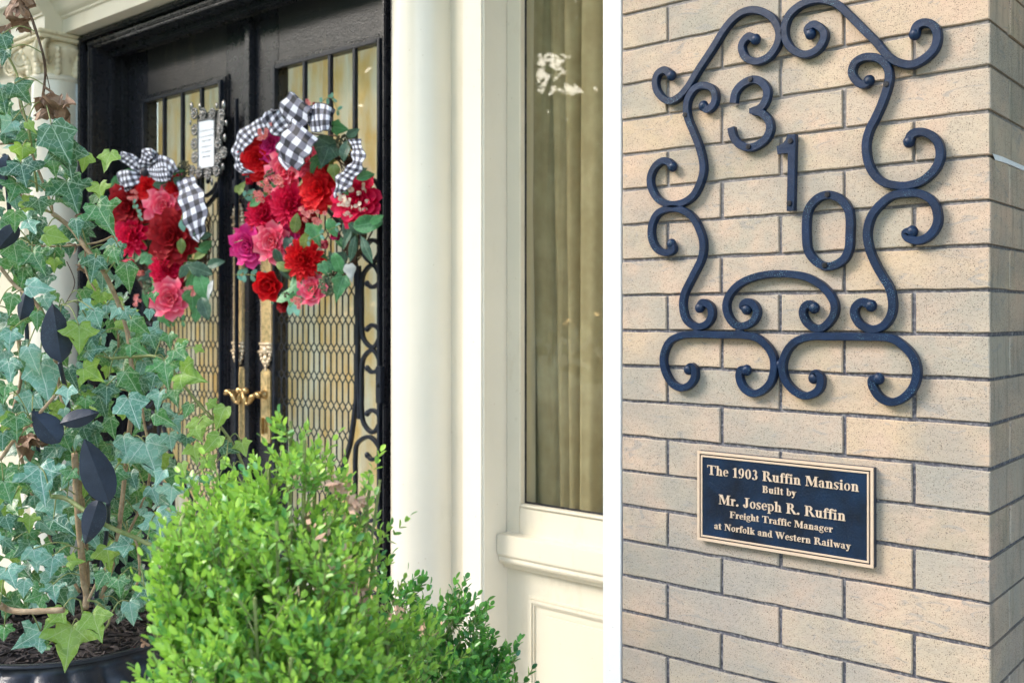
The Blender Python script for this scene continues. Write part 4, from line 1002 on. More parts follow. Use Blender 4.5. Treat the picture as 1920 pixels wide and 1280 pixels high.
def cluster(px, py, dpx, m, parent, Y, n=60, sy=1, name='berry_cluster'):
    c = W(px, py, Y); dep = (c-CAMP).dot(FV); r_ = dpx*.5*dep/FPX; b = MB()
    for i in range(n):
        v = Vector((rnd.gauss(0, 1), rnd.gauss(0, 1), rnd.gauss(0, 1))).normalized()*r_*rnd.uniform(.75, 1)
        b.ball((c.x+v.x, c.y+v.y*.6, c.z+v.z*sy), .0036, 1, 1, 1, 5, 4)
    b.build(name, m, parent, smooth=True)
def florets(px, py, dpx, parent, Y, n=12):
    c = W(px, py, Y); dep = (c-CAMP).dot(FV); r_ = dpx*.5*dep/FPX; b = MB()
    for i in range(n):
        o = Vector((rnd.uniform(-1, 1)*r_, rnd.uniform(-.012, .012), rnd.uniform(-1, 1)*r_))
        ax = ((CAMP-c).normalized()+Vector((rnd.uniform(-.5, .5), rnd.uniform(-.5, .5), rnd.uniform(-.5, .5)))).normalized().to_track_quat('Z', 'Y').to_matrix().to_4x4()
        for k in range(5): petal(b, Matrix.Translation(c+o) @ ax, k*1.2566, R(65), .008, .008, .3, R(10), 0, .05, rnd, 2, 2)
    b.build('floret_cluster', M['coral'], parent, smooth=True, recalc=False)
def twigring(px, py, r_, parent, Y):
    c = W(px, py, Y); b = MB()
    for k in range(26):
        ph = rnd.uniform(0, 6.28); rr = r_+rnd.uniform(-.03, .03); yo = rnd.uniform(-.02, .02)
        pts = [c+Vector(((rr+.012*math.sin(a*3+ph))*math.cos(a+ph), yo+.014*math.sin(a*4+ph*2), (rr+.012*math.cos(a*2+ph))*math.sin(a+ph))) for a in [i*.26 for i in range(rnd.randint(14, 25))]]
        b.tube(pts, rnd.uniform(.0018, .0035), 4)
    tag(b.build('twig_ring', M['twig'], parent), kind='stuff')
def sprig(pts, parent, Y, mat, n, size, kind='small'):
    p = spline([W(a, c_, Y) for a, c_ in pts], 6); b = MB(); b.tube(p, .0012, 4); b.build('sprig_stem', M['green_stem'], parent)
    for i in range(n):
        q = p[int((i+.5)/n*(len(p)-1))]
        for s_ in (-1, 1): leaf_at('box', mat, q, size, scr(rnd.uniform(0, 60)*s_+(0 if s_ > 0 else 180)), (CAMP-q).normalized()+Vector((rnd.uniform(-.5, .5), 0, rnd.uniform(-.4, .4))), parent)

def wleaf(parent, px, py, L, ang, mat, kind, Y):
    c = W(px, py, Y+rnd.uniform(-.01, .01)); dep = (c-CAMP).dot(FV); sz = L*dep/FPX
    t = scr(ang); leaf_at(kind, mat, c-t*sz*.45, sz, t, (CAMP-c).normalized()*.7+Vector((rnd.uniform(-.4, .4), -.4, rnd.uniform(-.4, .4))), parent)

# --- right wreath
YW = 2.085
wr = thing('door_wreath', W(585, 590, YW), 'larger nearer silk flower wreath with gingham bow and a cream-flecked peony on right door', 'wreath', 'wreaths on the two doors')
twigring(590, 400, .23, wr, YW+.04)
for kind, m, x, y, d in (('peony','red',485,300,62),('rose','magenta',508,275,42),('rose','pink',540,322,66),('rose','pink',578,300,52),('peony','red',601,357,66),
    ('dahlia','crimson',546,383,66),('dahlia','crimson',497,404,62),('rose','magenta',469,461,58),('rose','pink',514,455,56),('rose','magenta',545,436,38),
    ('dahlia','red',573,487,66),('bud','pink',612,456,32),('bud','magenta',634,445,32),('poppy','red',511,533,58),('rose','pink',588,543,46),('peony','deepred',533,568,28),
    ('peony','deepred',620,335,40),('dahlia','crimson',520,345,40),('peony','deepred',575,420,40),('bud','crimson',472,342,26),('peony','red',500,322,36)):
    flower(kind, M[m], x, y, d, wr, YW-.01-rnd.uniform(0, .02)+(.03 if d < 41 and kind != 'bud' else 0))
mixed_peony(671, 376, 84, wr, YW-.02)
for x, y, L, a, m, k in ((593,442,52,20,'silk_green','ivy3'),(622,425,40,25,'silk_green','oval'),(557,528,70,200,'silk_green','ivy2'),(690,420,62,100,'silk_green','oval'),(650,445,44,-30,'silk_dark','lance'),
    (662,464,52,-12,'silk_dark','lance'),(688,466,58,25,'silk_dark','lance'),(637,542,55,-15,'silk_green','ivy3'),(554,420,38,170,'silk_olive','oval'),(633,492,44,20,'silk_green','oval'),
    (610,506,32,30,'silk_green','ivy3'),(613,268,50,60,'silk_dark','oval'),(609,298,58,-20,'silk_dark','ivy2'),(663,249,32,120,'silk_dark','oval'),(648,282,40,-10,'silk_dark','oval'),(590,312,40,-30,'silk_green','ivy3'),
    (545,578,28,-25,'silk_teal','oval'),(558,578,30,15,'silk_teal','oval'),(516,355,38,-10,'silk_green','ivy3'),(683,330,36,110,'silk_green','oval'),(640,240,36,80,'silk_green','ivy3'),(627,325,34,10,'silk_olive','ivy3'),
    (571,452,40,-20,'silk_olive','oval'),(657,511,34,10,'silk_grey','ivy3'),(668,428,40,60,'silk_dark','oval'),(452,350,28,150,'silk_olive','ivy3'),(480,378,30,-60,'silk_green','oval'),(530,500,32,60,'silk_olive','oval'),(645,352,30,30,'silk_green','oval'),(706,412,30,120,'silk_green','oval'),(520,480,34,20,'silk_dark','oval'),(495,345,26,100,'silk_green','oval'),(552,560,30,30,'silk_green','oval')):
    wleaf(wr, x, y, L, a, m, k, YW-.055)
for i in range(70):
    a = rnd.uniform(0, 6.28); x = 585+math.cos(a)*rnd.uniform(50, 108); y = 400+math.sin(a)*rnd.uniform(60, 155)
    wleaf(wr, x, y, rnd.uniform(28, 44), rnd.uniform(0, 360), rnd.choice(['silk_green', 'silk_dark', 'silk_dark', 'silk_olive']), rnd.choice(['ivy3', 'oval', 'lance']), YW+.01)
for x, y, d, m, s_ in ((641,266,30,'berry',1),(507,330,28,'berry',1),(542,553,34,'berry',.5),(614,533,40,'berry_g',1.1),(660,268,24,'berry',1)): cluster(x, y, d, M[m], wr, YW-.05, 90, s_)
for x, y, d in ((495,351,26),(521,339,22),(572,402,26),(600,410,30),(580,198,20),(515,228,14),(492,252,18),(556,568,18),(486,368,20)): florets(x, y, d, wr, YW-.07, 12)
sprig([(500,520),(470,515),(436,515)], wr, YW-.03, 'silk_teal', 5, .028); sprig([(560,560),(530,556),(500,562)], wr, YW-.02, 'silk_teal', 4, .02)
sprig([(585,215),(605,190),(622,185),(636,215)], wr, YW-.02, 'silk_teal', 5, .02); sprig([(500,380),(470,365),(455,372)], wr, YW-.01, 'silk_teal', 5, .024)
sprig([(640,420),(600,440),(570,455)], wr, YW-.07, 'silk_teal', 3, .02)
bow = bpy.data.objects.new('bow', None); C.objects.link(bow); bow.parent = wr; BASE[bow.name] = base_of(wr)
YW -= .055
ribbon([((497,222),(500,247),0),((470,234),(480,254),-.01),((447,255),(463,270),-.02),((438,282),(453,290),-.02),((441,303),(450,303),-.02),((447,321),(455,313),-.02),((462,326),(474,324),-.01)], bow, 'ribbon_tail')
ribbon([((540,250),(548,238),0),((520,238),(528,220),-.02),((502,222),(506,206),-.03),((497,210),(515,207),-.04),((500,232),(522,208),-.03),((515,250),(533,232),-.02),((536,256),(548,244),-.01)], bow, 'ribbon_loop')
ribbon([((524,214),(556,243),-.03),((533,196),(570,225),-.05),((546,178),(578,202),-.055),((556,180),(584,206),-.04),((563,215),(578,235),-.015)], bow, 'ribbon_loop', .3)
ribbon([((576,206),(582,243),-.03),((592,200),(594,242),-.05),((608,200),(608,240),-.055),((622,206),(618,238),-.05),((626,218),(620,242),-.03),((610,232),(606,244),-.01)], bow, 'ribbon_loop', .7)
ribbon([((556,226),(590,256),-.05),((545,243),(582,272),-.07),((530,262),(570,290),-.07),((524,280),(562,304),-.06),((526,296),(556,318),-.05),((538,318),(562,300),-.05)], bow, 'ribbon_loop', .1)
ribbon([((657,262),(672,260),0),((662,282),(680,282),-.02),((662,300),(680,303),-.03),((652,316),(672,322),-.03),((636,330),(657,342),-.02),((630,350),(648,356),-.02),((630,372),(644,362),-.01)], bow, 'ribbon_tail', .2)
q = W(566, 240, YW-.03); b = MB(); b.ball(q, .024, 1.1, .7, .9, 12, 8); b.uv = [(v.x*20, v.z*20) for v in b.v]; b.build('knot', M['gingham'], bow, smooth=True)

# --- left wreath
YW = 2.10
wl = thing('door_wreath', W(315, 600, YW), 'farther silk flower wreath half behind the ivy on the left door, with gingham bow', 'wreath', 'wreaths on the two doors')
twigring(318, 445, .22, wl, YW+.03)
for kind, m, x, y, d in (('peony','deepred',247,388,80),('dahlia','crimson',250,441,66),('peony','deepred',326,445,84),('rose','pink',311,388,58),('peony','red',281,357,50),('rose','magenta',330,350,40),('peony','red',335,355,42),
    ('dahlia','crimson',316,505,56),('rose','pink',322,560,56),('peony','crimson',318,540,44),('bud','pink',250,492,36),('bud','coral',270,512,22),('rose','pink',330,478,36),('dahlia','crimson',325,525,40),('peony','deepred',355,440,44),('peony','deepred',262,372,46)):
    flower(kind, M[m], x, y, d, wl, YW-.02-rnd.uniform(0, .02)+(.03 if d < 45 and kind != 'bud' else 0))
for x, y, L, a, m, k in ((306,345,42,-80,'silk_dark','oval'),(337,341,34,60,'silk_dark','oval'),(374,505,52,70,'silk_dark','oval'),(380,535,60,20,'silk_green','oval'),(385,577,48,20,'silk_dark','oval'),(343,508,34,-40,'silk_dark','oval'),(355,530,44,-20,'silk_green','lance'),
    (287,495,44,20,'silk_green','ivy2'),(290,530,36,-20,'silk_green','ivy3'),(300,575,30,-10,'silk_green','oval'),(360,565,50,0,'silk_green','ivy3'),(397,542,40,-10,'silk_grey','lance'),(342,422,24,10,'silk_teal','oval'),(296,370,20,0,'silk_teal','oval'),(378,440,36,90,'silk_dark','oval'),
    (240,330,46,-60,'silk_green','oval'),(222,345,44,-30,'silk_green','oval'),(340,460,30,0,'silk_olive','oval'),(310,600,34,30,'silk_green','ivy3'),(360,500,30,-120,'silk_dark','oval'),(405,495,36,100,'silk_dark','oval'),(348,410,26,20,'silk_olive','oval'),(365,590,36,-30,'silk_green','oval'),(272,560,34,10,'silk_green','lance'),(335,320,28,90,'silk_green','ivy3')):
    wleaf(wl, x, y, L, a, m, k, YW-.05)
for i in range(60):
    a = rnd.uniform(0, 6.28); x = 312+math.cos(a)*rnd.uniform(40, 80); y = 455+math.sin(a)*rnd.uniform(60, 130)
    wleaf(wl, x, y, rnd.uniform(24, 38), rnd.uniform(0, 360), rnd.choice(['silk_green', 'silk_dark', 'silk_dark', 'silk_olive']), rnd.choice(['ivy3', 'oval', 'lance']), YW+.01)
florets(247, 366, 22, wl, YW-.08, 12); florets(358, 545, 18, wl, YW-.07, 10); florets(255, 563, 20, wl, YW-.05, 10); florets(296, 562, 16, wl, YW-.05, 8)
cluster(345, 318, 34, M['berry'], wl, YW-.04, 100); cluster(275, 545, 22, M['berry_g'], wl, YW-.05, 60)
sprig([(250,380),(258,398),(262,410)], wl, YW-.09, 'silk_teal', 4, .02); sprig([(305,590),(320,600),(350,602)], wl, YW-.03, 'silk_green', 4, .026)
bow = bpy.data.objects.new('bow', None); C.objects.link(bow); bow.parent = wl; BASE[bow.name] = base_of(wl)
YW -= .05
ribbon([((268,325),(270,315),0),((245,312),(262,300),-.02),((226,297),(240,288),-.03),((228,286),(244,296),-.04),((248,292),(258,305),-.03),((268,318),(275,312),-.01)], bow, 'ribbon_loop')
ribbon([((262,325),(274,318),-.01),((263,302),(279,306),-.03),((270,283),(283,294),-.045),((283,280),(290,298),-.045),((294,290),(286,305),-.03),((286,318),(276,320),-.01)], bow, 'ribbon_loop', .4)
ribbon([((275,322),(278,332),0),((292,298),(300,324),-.03),((310,296),(312,322),-.04),((330,312),(322,330),-.03),((332,322),(316,332),-.02)], bow, 'ribbon_loop', .2)
ribbon([((262,325),(268,338),0),((240,322),(246,345),-.03),((224,326),(232,350),-.03),((226,346),(240,350),-.02),((262,334),(266,340),0)], bow, 'ribbon_loop', .6)
ribbon([((278,318),(284,334),-.02),((296,318),(300,338),-.04),((316,318),(316,336),-.04),((328,326),(320,336),-.02)], bow, 'ribbon_loop', .6)
ribbon([((254,335),(258,345),0),((232,345),(236,357),-.02),((210,355),(214,364),-.02)], bow, 'ribbon_tail')
ribbon([((336,338),(358,330),0),((338,360),(368,348),-.02),((342,385),(378,370),-.03),((350,415),(383,398),-.03),((358,435),(382,425),-.02),((372,454),(378,446),-.01)], bow, 'ribbon_tail', .3)
q = W(272, 322, YW-.02); b = MB(); b.ball(q, .022, 1.1, .7, .9, 12, 8); b.uv = [(v.x*20, v.z*20) for v in b.v]; b.build('knot', M['gingham'], bow, smooth=True)

# --- ornate frame with a paper notice on the left door
YF = DY-.045
fr2 = thing('ornate_frame', W(392, 340, YF), 'ornate antique silver frame holding a small white notice on left door', 'picture frame')
a, c_ = W(373, 228, YF), W(404, 313, YF)
b = MB(); b.box(a.x-.018, YF, c_.z-.03, c_.x+.035, YF+.012, a.z+.03); b.build('frame_back', M['silver'], fr2, bevel=.005)
b = MB(); b.box(a.x, YF-.003, c_.z, c_.x, YF-.0005, a.z); b.build('notice_paper', M['paper'], fr2)
b = MB()
for i, (y, hw) in enumerate(((245, .42), (256, .42), (264, .26), (275, .33), (285, .28), (294, .22))):
    zc = W(388, y, YF).z; xc_ = (a.x+c_.x)/2; wd = (c_.x-a.x)*hw
    pts = [Vector((xc_-wd+2*wd*k/26, 0, zc+.0035*math.sin(k*2.1+i)*math.cos(k*.9))) for k in range(27)]
    b.bar(pts, .0011, .0008, YF-.0035, .1)
b.build('handwriting', M['ink'], fr2)
b = MB(); n = 0
for i in range(22):
    f = i/21; b.ball((a.x, YF-.004, a.z+(c_.z-a.z)*f), .0045, 1, 1, 1, 6, 5); b.ball((c_.x, YF-.004, a.z+(c_.z-a.z)*f), .0045, 1, 1, 1, 6, 5)
for i in range(10):
    f = i/9; b.ball((a.x+(c_.x-a.x)*f, YF-.004, a.z), .0045, 1, 1, 1, 6, 5); b.ball((a.x+(c_.x-a.x)*f, YF-.004, c_.z), .0045, 1, 1, 1, 6, 5)
b.build('beaded_edge', M['silver'], fr2, smooth=True)
for (zx, zy) in ((185,250),(305,250),(435,255),(565,270),(190,480),(185,680),(190,870),(545,470),(520,670),(515,890),(375,1100),(500,1060),(250,1080),(150,1060),(560,370),(600,800)):
    q = W(340+zx/7.53, 180+zy/7.53, YF-.006); b = MB()
    for k in range(10):
        t_ = k*.628; b.ball((q.x+.018*math.cos(t_), YF-.006, q.z+.018*math.sin(t_)), .006, 1, .8, 1, 6, 5)
    b.ball((q.x, YF-.009, q.z), .008, 1, .8, 1, 10, 6)
    ring = [Vector((q.x+.0095*math.cos(t_), YF-.009, q.z+.0095*math.sin(t_))) for t_ in [k*.3927 for k in range(17)]]
    b.tube(ring, .0022, 5); b.build('rosette', M['silver'], fr2, smooth=True)
for (zx, zy, s_) in ((145,150,1),(265,150,.8),(500,140,.7),(600,135,1.2),(615,590,.9),(130,375,.6),(635,385,.7),(430,1210,.8),(590,1000,.8)):
    q = W(340+zx/7.53, 180+zy/7.53, YF-.004); b = MB(); b.ball((q.x, YF-.004, q.z), .012*s_, .8, .5, 1.5, 8, 6); b.build('finial', M['silver'], fr2, smooth=True)

# ------------------------------------------------------------------ urn with mulch and ivy
uc = D(131, 900, 1.90); UX, UY = uc.x, uc.y; UR = .222; UZ = E-.588
urn = thing('planter_urn', (UX, UY, 0), 'black fluted cast urn planter at the bottom left corner holding the ivy', 'planter')
def lobes(r, z, a):
    t = (UZ-.0085-z)/.16
    if 0 < t < 1: return r*(1+.10*abs(math.sin(a*13-t*2.2))**.7*min(1, t*9)*(1-t)-.02)
    return r
pr = [(UR-.02, UZ-.03), (UR-.018, UZ-.003), (UR-.012, UZ), (UR-.002, UZ-.001), (UR, UZ-.005), (UR-.005, UZ-.008)]
pr2 = [(UR-.004+.034*math.sin(math.pi*min(1, i/13))-.055*max(0, (i-7)/9)**2*2, UZ-.009-.010*i) for i in range(16)]
pr3 = [(.10, UZ-.24), (.07, UZ-.28), (.06, UZ-.33), (.09, UZ-.38), (.13, UZ-.42), (.13, UZ-.45)]
b = MB(); b.lathe([(r_, z) for r_, z in pr+pr2], 224, (UX, UY, 0), mod=lobes); b.build('bowl', M['urn'], urn, smooth=True)
b = MB(); b.lathe([pr2[-1]]+pr3, 48, (UX, UY, 0)); b.build('foot', M['urn'], urn, smooth=2)
b = MB(); b.box(UX-.15, UY-.15, 0, UX+.15, UY+.15, UZ-.45); b.build('plinth', M['urn'], urn, bevel=.006)
b = MB(); n = 26
vs = [(UX, UY, UZ-.028)]; 
for i in range(1, 9):
    for j in range(n):
        a = 2*math.pi*j/n; r_ = (UR-.018)*i/8; vs.append((UX+r_*math.cos(a), UY+r_*math.sin(a), UZ-.030+.012*(1-i/8)+rnd.uniform(-.005, .005)))
fs = [(0, 1+j, 1+(j+1) % n) for j in range(n)]+[(1+i*n+j, 1+(i+1)*n+j, 1+(i+1)*n+(j+1) % n, 1+i*n+(j+1) % n) for i in range(7) for j in range(n)]
b.add(vs, fs)
for i in range(900):
    a = rnd.uniform(0, 6.28); r_ = (UR-.022)*math.sqrt(rnd.random()); l = rnd.uniform(.008, .03); w = rnd.uniform(.002, .006); yaw = rnd.uniform(0, 6.28); pt = rnd.uniform(-.35, .35)
    m_ = Matrix.Translation((UX+r_*math.cos(a), UY+r_*math.sin(a), UZ-.020+rnd.uniform(-.004, .010))) @ Matrix.Rotation(yaw, 4, 'Z') @ Matrix.Rotation(pt, 4, 'Y') @ Matrix.Rotation(rnd.uniform(0, 3), 4, 'X')
    b.add([m_ @ Vector(q) for q in ((-l/2, -w/2, -.001), (l/2, -w/2, -.001), (l/2, w/2, -.001), (-l/2, w/2, -.001), (-l/2, -w/2, .001), (l/2, -w/2, .001), (l/2, w/2, .001), (-l/2, w/2, .001))], [(0,3,2,1),(4,5,6,7),(0,1,5,4),(1,2,6,5),(2,3,7,6),(3,0,4,7)])
tag(b.build('mulch', M['mulch']), 'dark shredded bark mulch filling the black urn', 'mulch', kind='stuff')

ivy = thing('ivy_plant', (UX, UY, UZ-.02), 'tall climbing ivy with pale veined leaves growing out of the black urn', 'ivy')
stems = [([(98,400),(131,426),(164,469),(197,515),(223,571),(239,623),(246,679),(250,740),(240,830),(230,930),(215,1040),(190,1120)], 1.76, .0052, 'stem'),
 ([(10,335),(50,375),(98,400)], 1.8, .003, 'stem'), ([(60,290),(80,340),(95,380),(98,400)], 1.78, .003, 'stem'),
 ([(205,672),(250,669),(290,668),(318,688),(345,722),(375,760),(400,785),(430,822),(455,870),(462,905)], 1.74, .0032, 'green_stem'),
 ([(0,862),(30,820),(60,790),(103,742)], 1.68, .0035, 'stem'), ([(95,930),(125,935),(160,958),(200,985),(250,1006),(300,1030),(345,1048)], 1.66, .0048, 'green_stem'),
 ([(140,850),(142,900),(146,960),(152,1030),(156,1080),(162,1115),(160,1140)], 1.74, .0068, 'stem'), ([(0,1133),(15,1142),(45,1146),(120,1143)], 1.63, .006, 'stem'),
 ([(0,500),(28,535),(60,560),(85,595)], 1.74, .004, 'stem'), ([(12,100),(32,140),(38,185),(55,250),(62,300),(70,360)], 1.78, .0026, 'green_stem'),
 ([(0,270),(30,268),(70,264),(110,262)], 1.8, .003, 'stem'), ([(25,-30),(55,25),(68,60),(80,100),(85,130),(83,160),(79,192)], 1.72, .0028, 'twig'),
 ([(85,130),(92,160),(96,185)], 1.72, .001, 'twig'), ([(160,400),(160,470),(165,520),(215,600),(222,650)], 1.86, .0022, 'stem'),
 ([(100,640),(110,720),(130,800),(150,900),(160,1000),(165,1100)], 1.84, .0045, 'stem'), ([(165,1125),(200,1060),(250,1010),(262,1070),(252,1105)], 1.72, .0028, 'stem'),
 ([(30,600),(40,700),(25,780),(40,860),(70,950),(110,1040),(150,1110)], 1.86, .004, 'stem'), ([(250,690),(262,740),(272,800),(282,850),(275,920),(240,1000)], 1.8, .003, 'stem'),
 ([(165,1125),(185,1130),(205,1155),(195,1180),(160,1203)], 1.66, .0022, 'green_stem'), ([(150,1125),(155,1150),(150,1172)], 1.67, .002, 'green_stem'),
 ([(0,55),(20,50),(45,35),(60,0)], 1.76, .0016, 'twig'), ([(400,785),(395,840),(380,880),(330,905)], 1.78, .0022, 'green_stem'), ([(455,450),(440,455)], 1.8, .001, 'stem'),
 ([(60,460),(110,462),(180,455),(215,440)], 1.78, .0022, 'stem'), ([(125,490),(140,530),(125,565),(118,572)], 1.72, .001, 'twig'), ([(60,240),(40,210),(35,175)], 1.78, .0016, 'stem')]
stempts = []
for pts, dep, r_, m in stems:
    p = spline([D(x, y, dep+.012*math.sin(i*1.7)) for i, (x, y) in enumerate(pts)], 6)
    b = MB(); k = len(p); b.tube(p, [r_*(.82+.18*noise.noise(q*60)) for q in p], 7); b.build('stem', M[m], ivy, smooth=True); stempts += p[::3]
hand = [(10,85,56,20,'d'),(8,110,40,-10,'d'),(40,172,52,40,'d'),(6,190,58,10,'d'),(12,240,42,-40,'p'),(112,268,96,25,'d'),(128,300,70,10,'d'),(158,305,40,-10,'y'),(45,330,62,15,'d'),(100,312,40,10,'m'),(135,368,78,20,'d'),(205,305,50,-5,'y'),(190,362,42,10,'y'),
 (196,410,76,30,'m'),(25,362,50,-20,'m'),(75,390,42,10,'d'),(42,292,46,0,'y'),(58,238,30,40,'y'),(30,480,64,10,'m'),(72,492,58,30,'m'),(104,442,54,80,'y'),(145,427,44,10,'d'),(175,507,60,-10,'d'),(240,517,62,10,'m'),(217,482,40,20,'m'),(75,537,62,90,'p'),
 (20,572,50,-10,'m'),(38,612,50,10,'m'),(165,572,30,60,'p'),(181,597,44,20,'p'),(214,588,34,-30,'p'),(240,595,36,30,'p'),(262,612,52,50,'m'),(148,634,62,0,'y'),(180,655,46,100,'d'),(262,655,52,60,'m'),(285,640,36,20,'d'),(80,717,92,10,'p'),(174,700,52,60,'y'),(60,672,60,20,'p'),
 (128,742,38,0,'p'),(55,760,52,-20,'p'),(250,722,76,30,'m'),(288,718,44,-10,'d'),(342,668,50,50,'m'),(312,700,62,10,'m'),(365,708,66,70,'y'),(415,782,54,-20,'y'),(377,802,46,10,'y'),(250,772,72,20,'p'),(308,785,52,60,'m'),(30,802,56,0,'m'),(210,802,50,10,'m'),
 (80,907,84,10,'p'),(125,832,50,20,'m'),(130,895,40,-20,'m'),(282,858,84,20,'p'),(235,838,56,10,'p'),(300,897,44,-20,'p'),(322,928,44,0,'p'),(105,957,70,10,'p'),(172,985,54,-30,'p'),(120,992,66,50,'d'),(300,987,64,20,'p'),(225,1027,50,-70,'p'),(15,925,66,20,'m'),(15,982,40,20,'d'),
 (56,980,36,0,'y'),(66,1050,56,10,'p'),(96,1062,50,-10,'p'),(20,1082,50,20,'p'),(46,1102,40,0,'p'),(102,1112,44,10,'p'),(142,1052,32,90,'y'),(176,1012,60,30,'p'),(205,1047,56,10,'y'),(192,1088,44,-20,'m'),(246,1147,54,10,'p'),(224,1100,40,10,'m'),(278,1120,56,20,'d'),
 (312,1167,52,40,'d'),(404,1036,46,20,'m'),(432,842,40,70,'d'),(458,842,36,20,'y'),(398,832,54,-40,'y'),(372,815,34,30,'y'),(105,1162,52,-30,'y'),(182,1172,62,20,'y'),(132,1207,90,-5,'y'),(55,1195,62,-60,'p'),(84,1216,26,-40,'m'),(5,830,46,0,'d'),(8,1190,40,0,'m'),(385,1085,36,0,'p'),
 (295,1010,44,0,'m'),(345,975,40,20,'y'),(362,1060,44,10,'p'),(350,1110,40,0,'y'),(330,1090,40,0,'m'),(215,900,50,0,'m'),(250,900,44,20,'d'),(20,640,50,0,'p'),(10,740,44,0,'m'),(160,760,36,0,'m'),(200,740,44,0,'d'),(280,590,26,0,'p'),(350,830,30,0,'d'),(110,590,36,0,'d'),
 (0,430,46,0,'m'),(60,430,40,30,'p'),(28,415,44,0,'m'),(120,610,40,30,'d'),(20,700,60,10,'p'),(70,600,40,0,'m'),(395,870,36,40,'y'),(342,640,24,120,'y'),(375,655,22,60,'y'),(330,745,40,20,'m'),(352,770,36,-20,'m'),(365,852,42,10,'y'),(388,905,34,10,'m'),(330,800,40,30,'p'),(318,640,34,10,'m'),(300,752,44,0,'p'),(402,760,30,60,'y'),(362,905,36,-20,'d'),(345,880,34,20,'y'),(320,830,40,10,'p'),(290,930,46,20,'p'),(340,1010,40,0,'p'),(370,980,36,10,'y'),(290,560,24,10,'m'),(420,870,26,-30,'y'),(436,895,24,20,'y')]
MT = {'d': 'ivy_dark', 'm': 'ivy_mid', 'p': 'ivy_skylit', 'y': 'ivy_backlit'}
def ivy_leaf(px, py, sz, ang, cls, dep, tilt=.45):
    c = D(px, py, dep); size = sz*.93*dep/FPX; t = scr(ang)
    nrm = (CAMP-c).normalized()+Vector((rnd.uniform(-tilt, tilt), rnd.uniform(-tilt, .1), rnd.uniform(-.1, .55)))
    kind = rnd.choice(['ivy', 'ivy', 'ivy2', 'ivy3']); pos = c-t*size*.42
    leaf_at(kind, MT[cls], pos, size, t, nrm, ivy)
    return pos, c
pet = MB()
def petiole(pos):
    if not stempts: return
    q = min(stempts, key=lambda s_: (s_-pos).length)
    if (q-pos).length < .085:
        mid = (q+pos)/2+Vector((0, 0, .012)); pet.tube(spline([q, mid, pos], 4), .0011, 5)
cnt = 0
for (x, y, s_, a, c_) in hand:
    dep = 1.70+rnd.uniform(-.05, .05)
    if y > 1130: dep = 1.66+rnd.uniform(-.02, .02)
    pos, _ = ivy_leaf(x, y, s_, a, c_, dep); petiole(pos); cnt += 1
def inregion(x, y):
    if y < 260: return x < 50 and y > 60
    if y < 420: return x < 190-(420-y)*.3
    if y < 620: return x < 210+(y-420)*.25 and not (110 < x < 160 and 470 < y < 640)
    if y < 1100: return x < 330
    return x < 330 and y < 1150
while cnt < 292:
    x, y = rnd.uniform(-40, 345), rnd.uniform(60, 1150)
    if not inregion(x, y): continue
    if y < 420 and rnd.random() < .55: continue
    pos, _ = ivy_leaf(x, y, rnd.uniform(26, 56), rnd.gauss(5, 45), rnd.choice('ddmmmppy'), rnd.uniform(1.76, 1.96), .6); petiole(pos); cnt += 1
tag(pet.build('petioles', M['green_stem'], ivy, smooth=True), kind='stuff')
for cls in 'dmpy':
    bulk = MB()
    for _ in range({'d': 120, 'm': 120, 'p': 70, 'y': 30}[cls]):
        while True:
            x, y = rnd.uniform(-60, 335), rnd.uniform(180, 1140)
            if inregion(x, y) and not (y < 420 and rnd.random() < .5): break
        dep = rnd.uniform(1.74, 2.02); c = D(x, y, dep); size = rnd.uniform(26, 50)*dep/FPX; tp = scr(rnd.gauss(5, 50))
        nr = ((CAMP-c).normalized()+Vector((rnd.uniform(-.7, .7), rnd.uniform(-.6, .1), rnd.uniform(-.1, .7)))).normalized(); tp = (tp-nr*tp.dot(nr)).normalized(); xx = tp.cross(nr)
        g_ = leaf_geo(rnd.choice(['ivy', 'ivy2', 'ivy3']), .3, .4, .03, rnd.randrange(9)); bulk.add([c+xx*(v.x*size)+tp*((v.y-.42)*size)+nr*(v.z*size) for v in g_.v], g_.f, g_.uv, rnd.random()*.95+.02)
    tag(bulk.build('inner_leaves', M[MT[cls]], ivy, smooth=True, recalc=False), kind='stuff')
# dead leaves: crumpled
def dead(px, py, sz, dep, n=3):
    c = D(px, py, dep); s_ = sz*dep/FPX
    for k in range(n):
        g_ = leaf_geo('ivy2', 0, 0, 0, k); rr = random.Random(px+k)
        m_ = Matrix.Translation(c+Vector((rr.uniform(-.3, .3), rr.uniform(-.2, .2), rr.uniform(-.25, .25)))*s_) @ Matrix.Rotation(rr.uniform(0, 6), 4, Vector((rr.random()-.5, rr.random()-.5, rr.random()-.5)).normalized())
        out = []
        for v in g_.v:
            w = v*s_*.95; q = w*(3.2/s_); w = w+noise.noise_vector(q+Vector((k*3.1, px, 0)))*s_*.34; ang = v.x*2.4; w = Vector((math.sin(ang)*s_*.45, w.y-s_*.4, w.z+math.cos(ang)*s_*.3)); out.append(m_ @ w)
        b = MB(); b.add(out, g_.f, g_.uv); b.build('dead_leaf', M['dead'], ivy, smooth=False, recalc=False)
dead(95, 203, 60, 1.71, 4); dead(42, 18, 46, 1.72, 3); dead(47, 55, 30, 1.72, 1); dead(14, 62, 40, 1.73, 1); dead(137, 472, 26, 1.74, 1); dead(155, 420, 26, 1.75, 1); dead(143, 500, 20, 1.74, 1); dead(70, 830, 60, 1.8, 3); dead(268, 1205, 18, 1.7, 1)

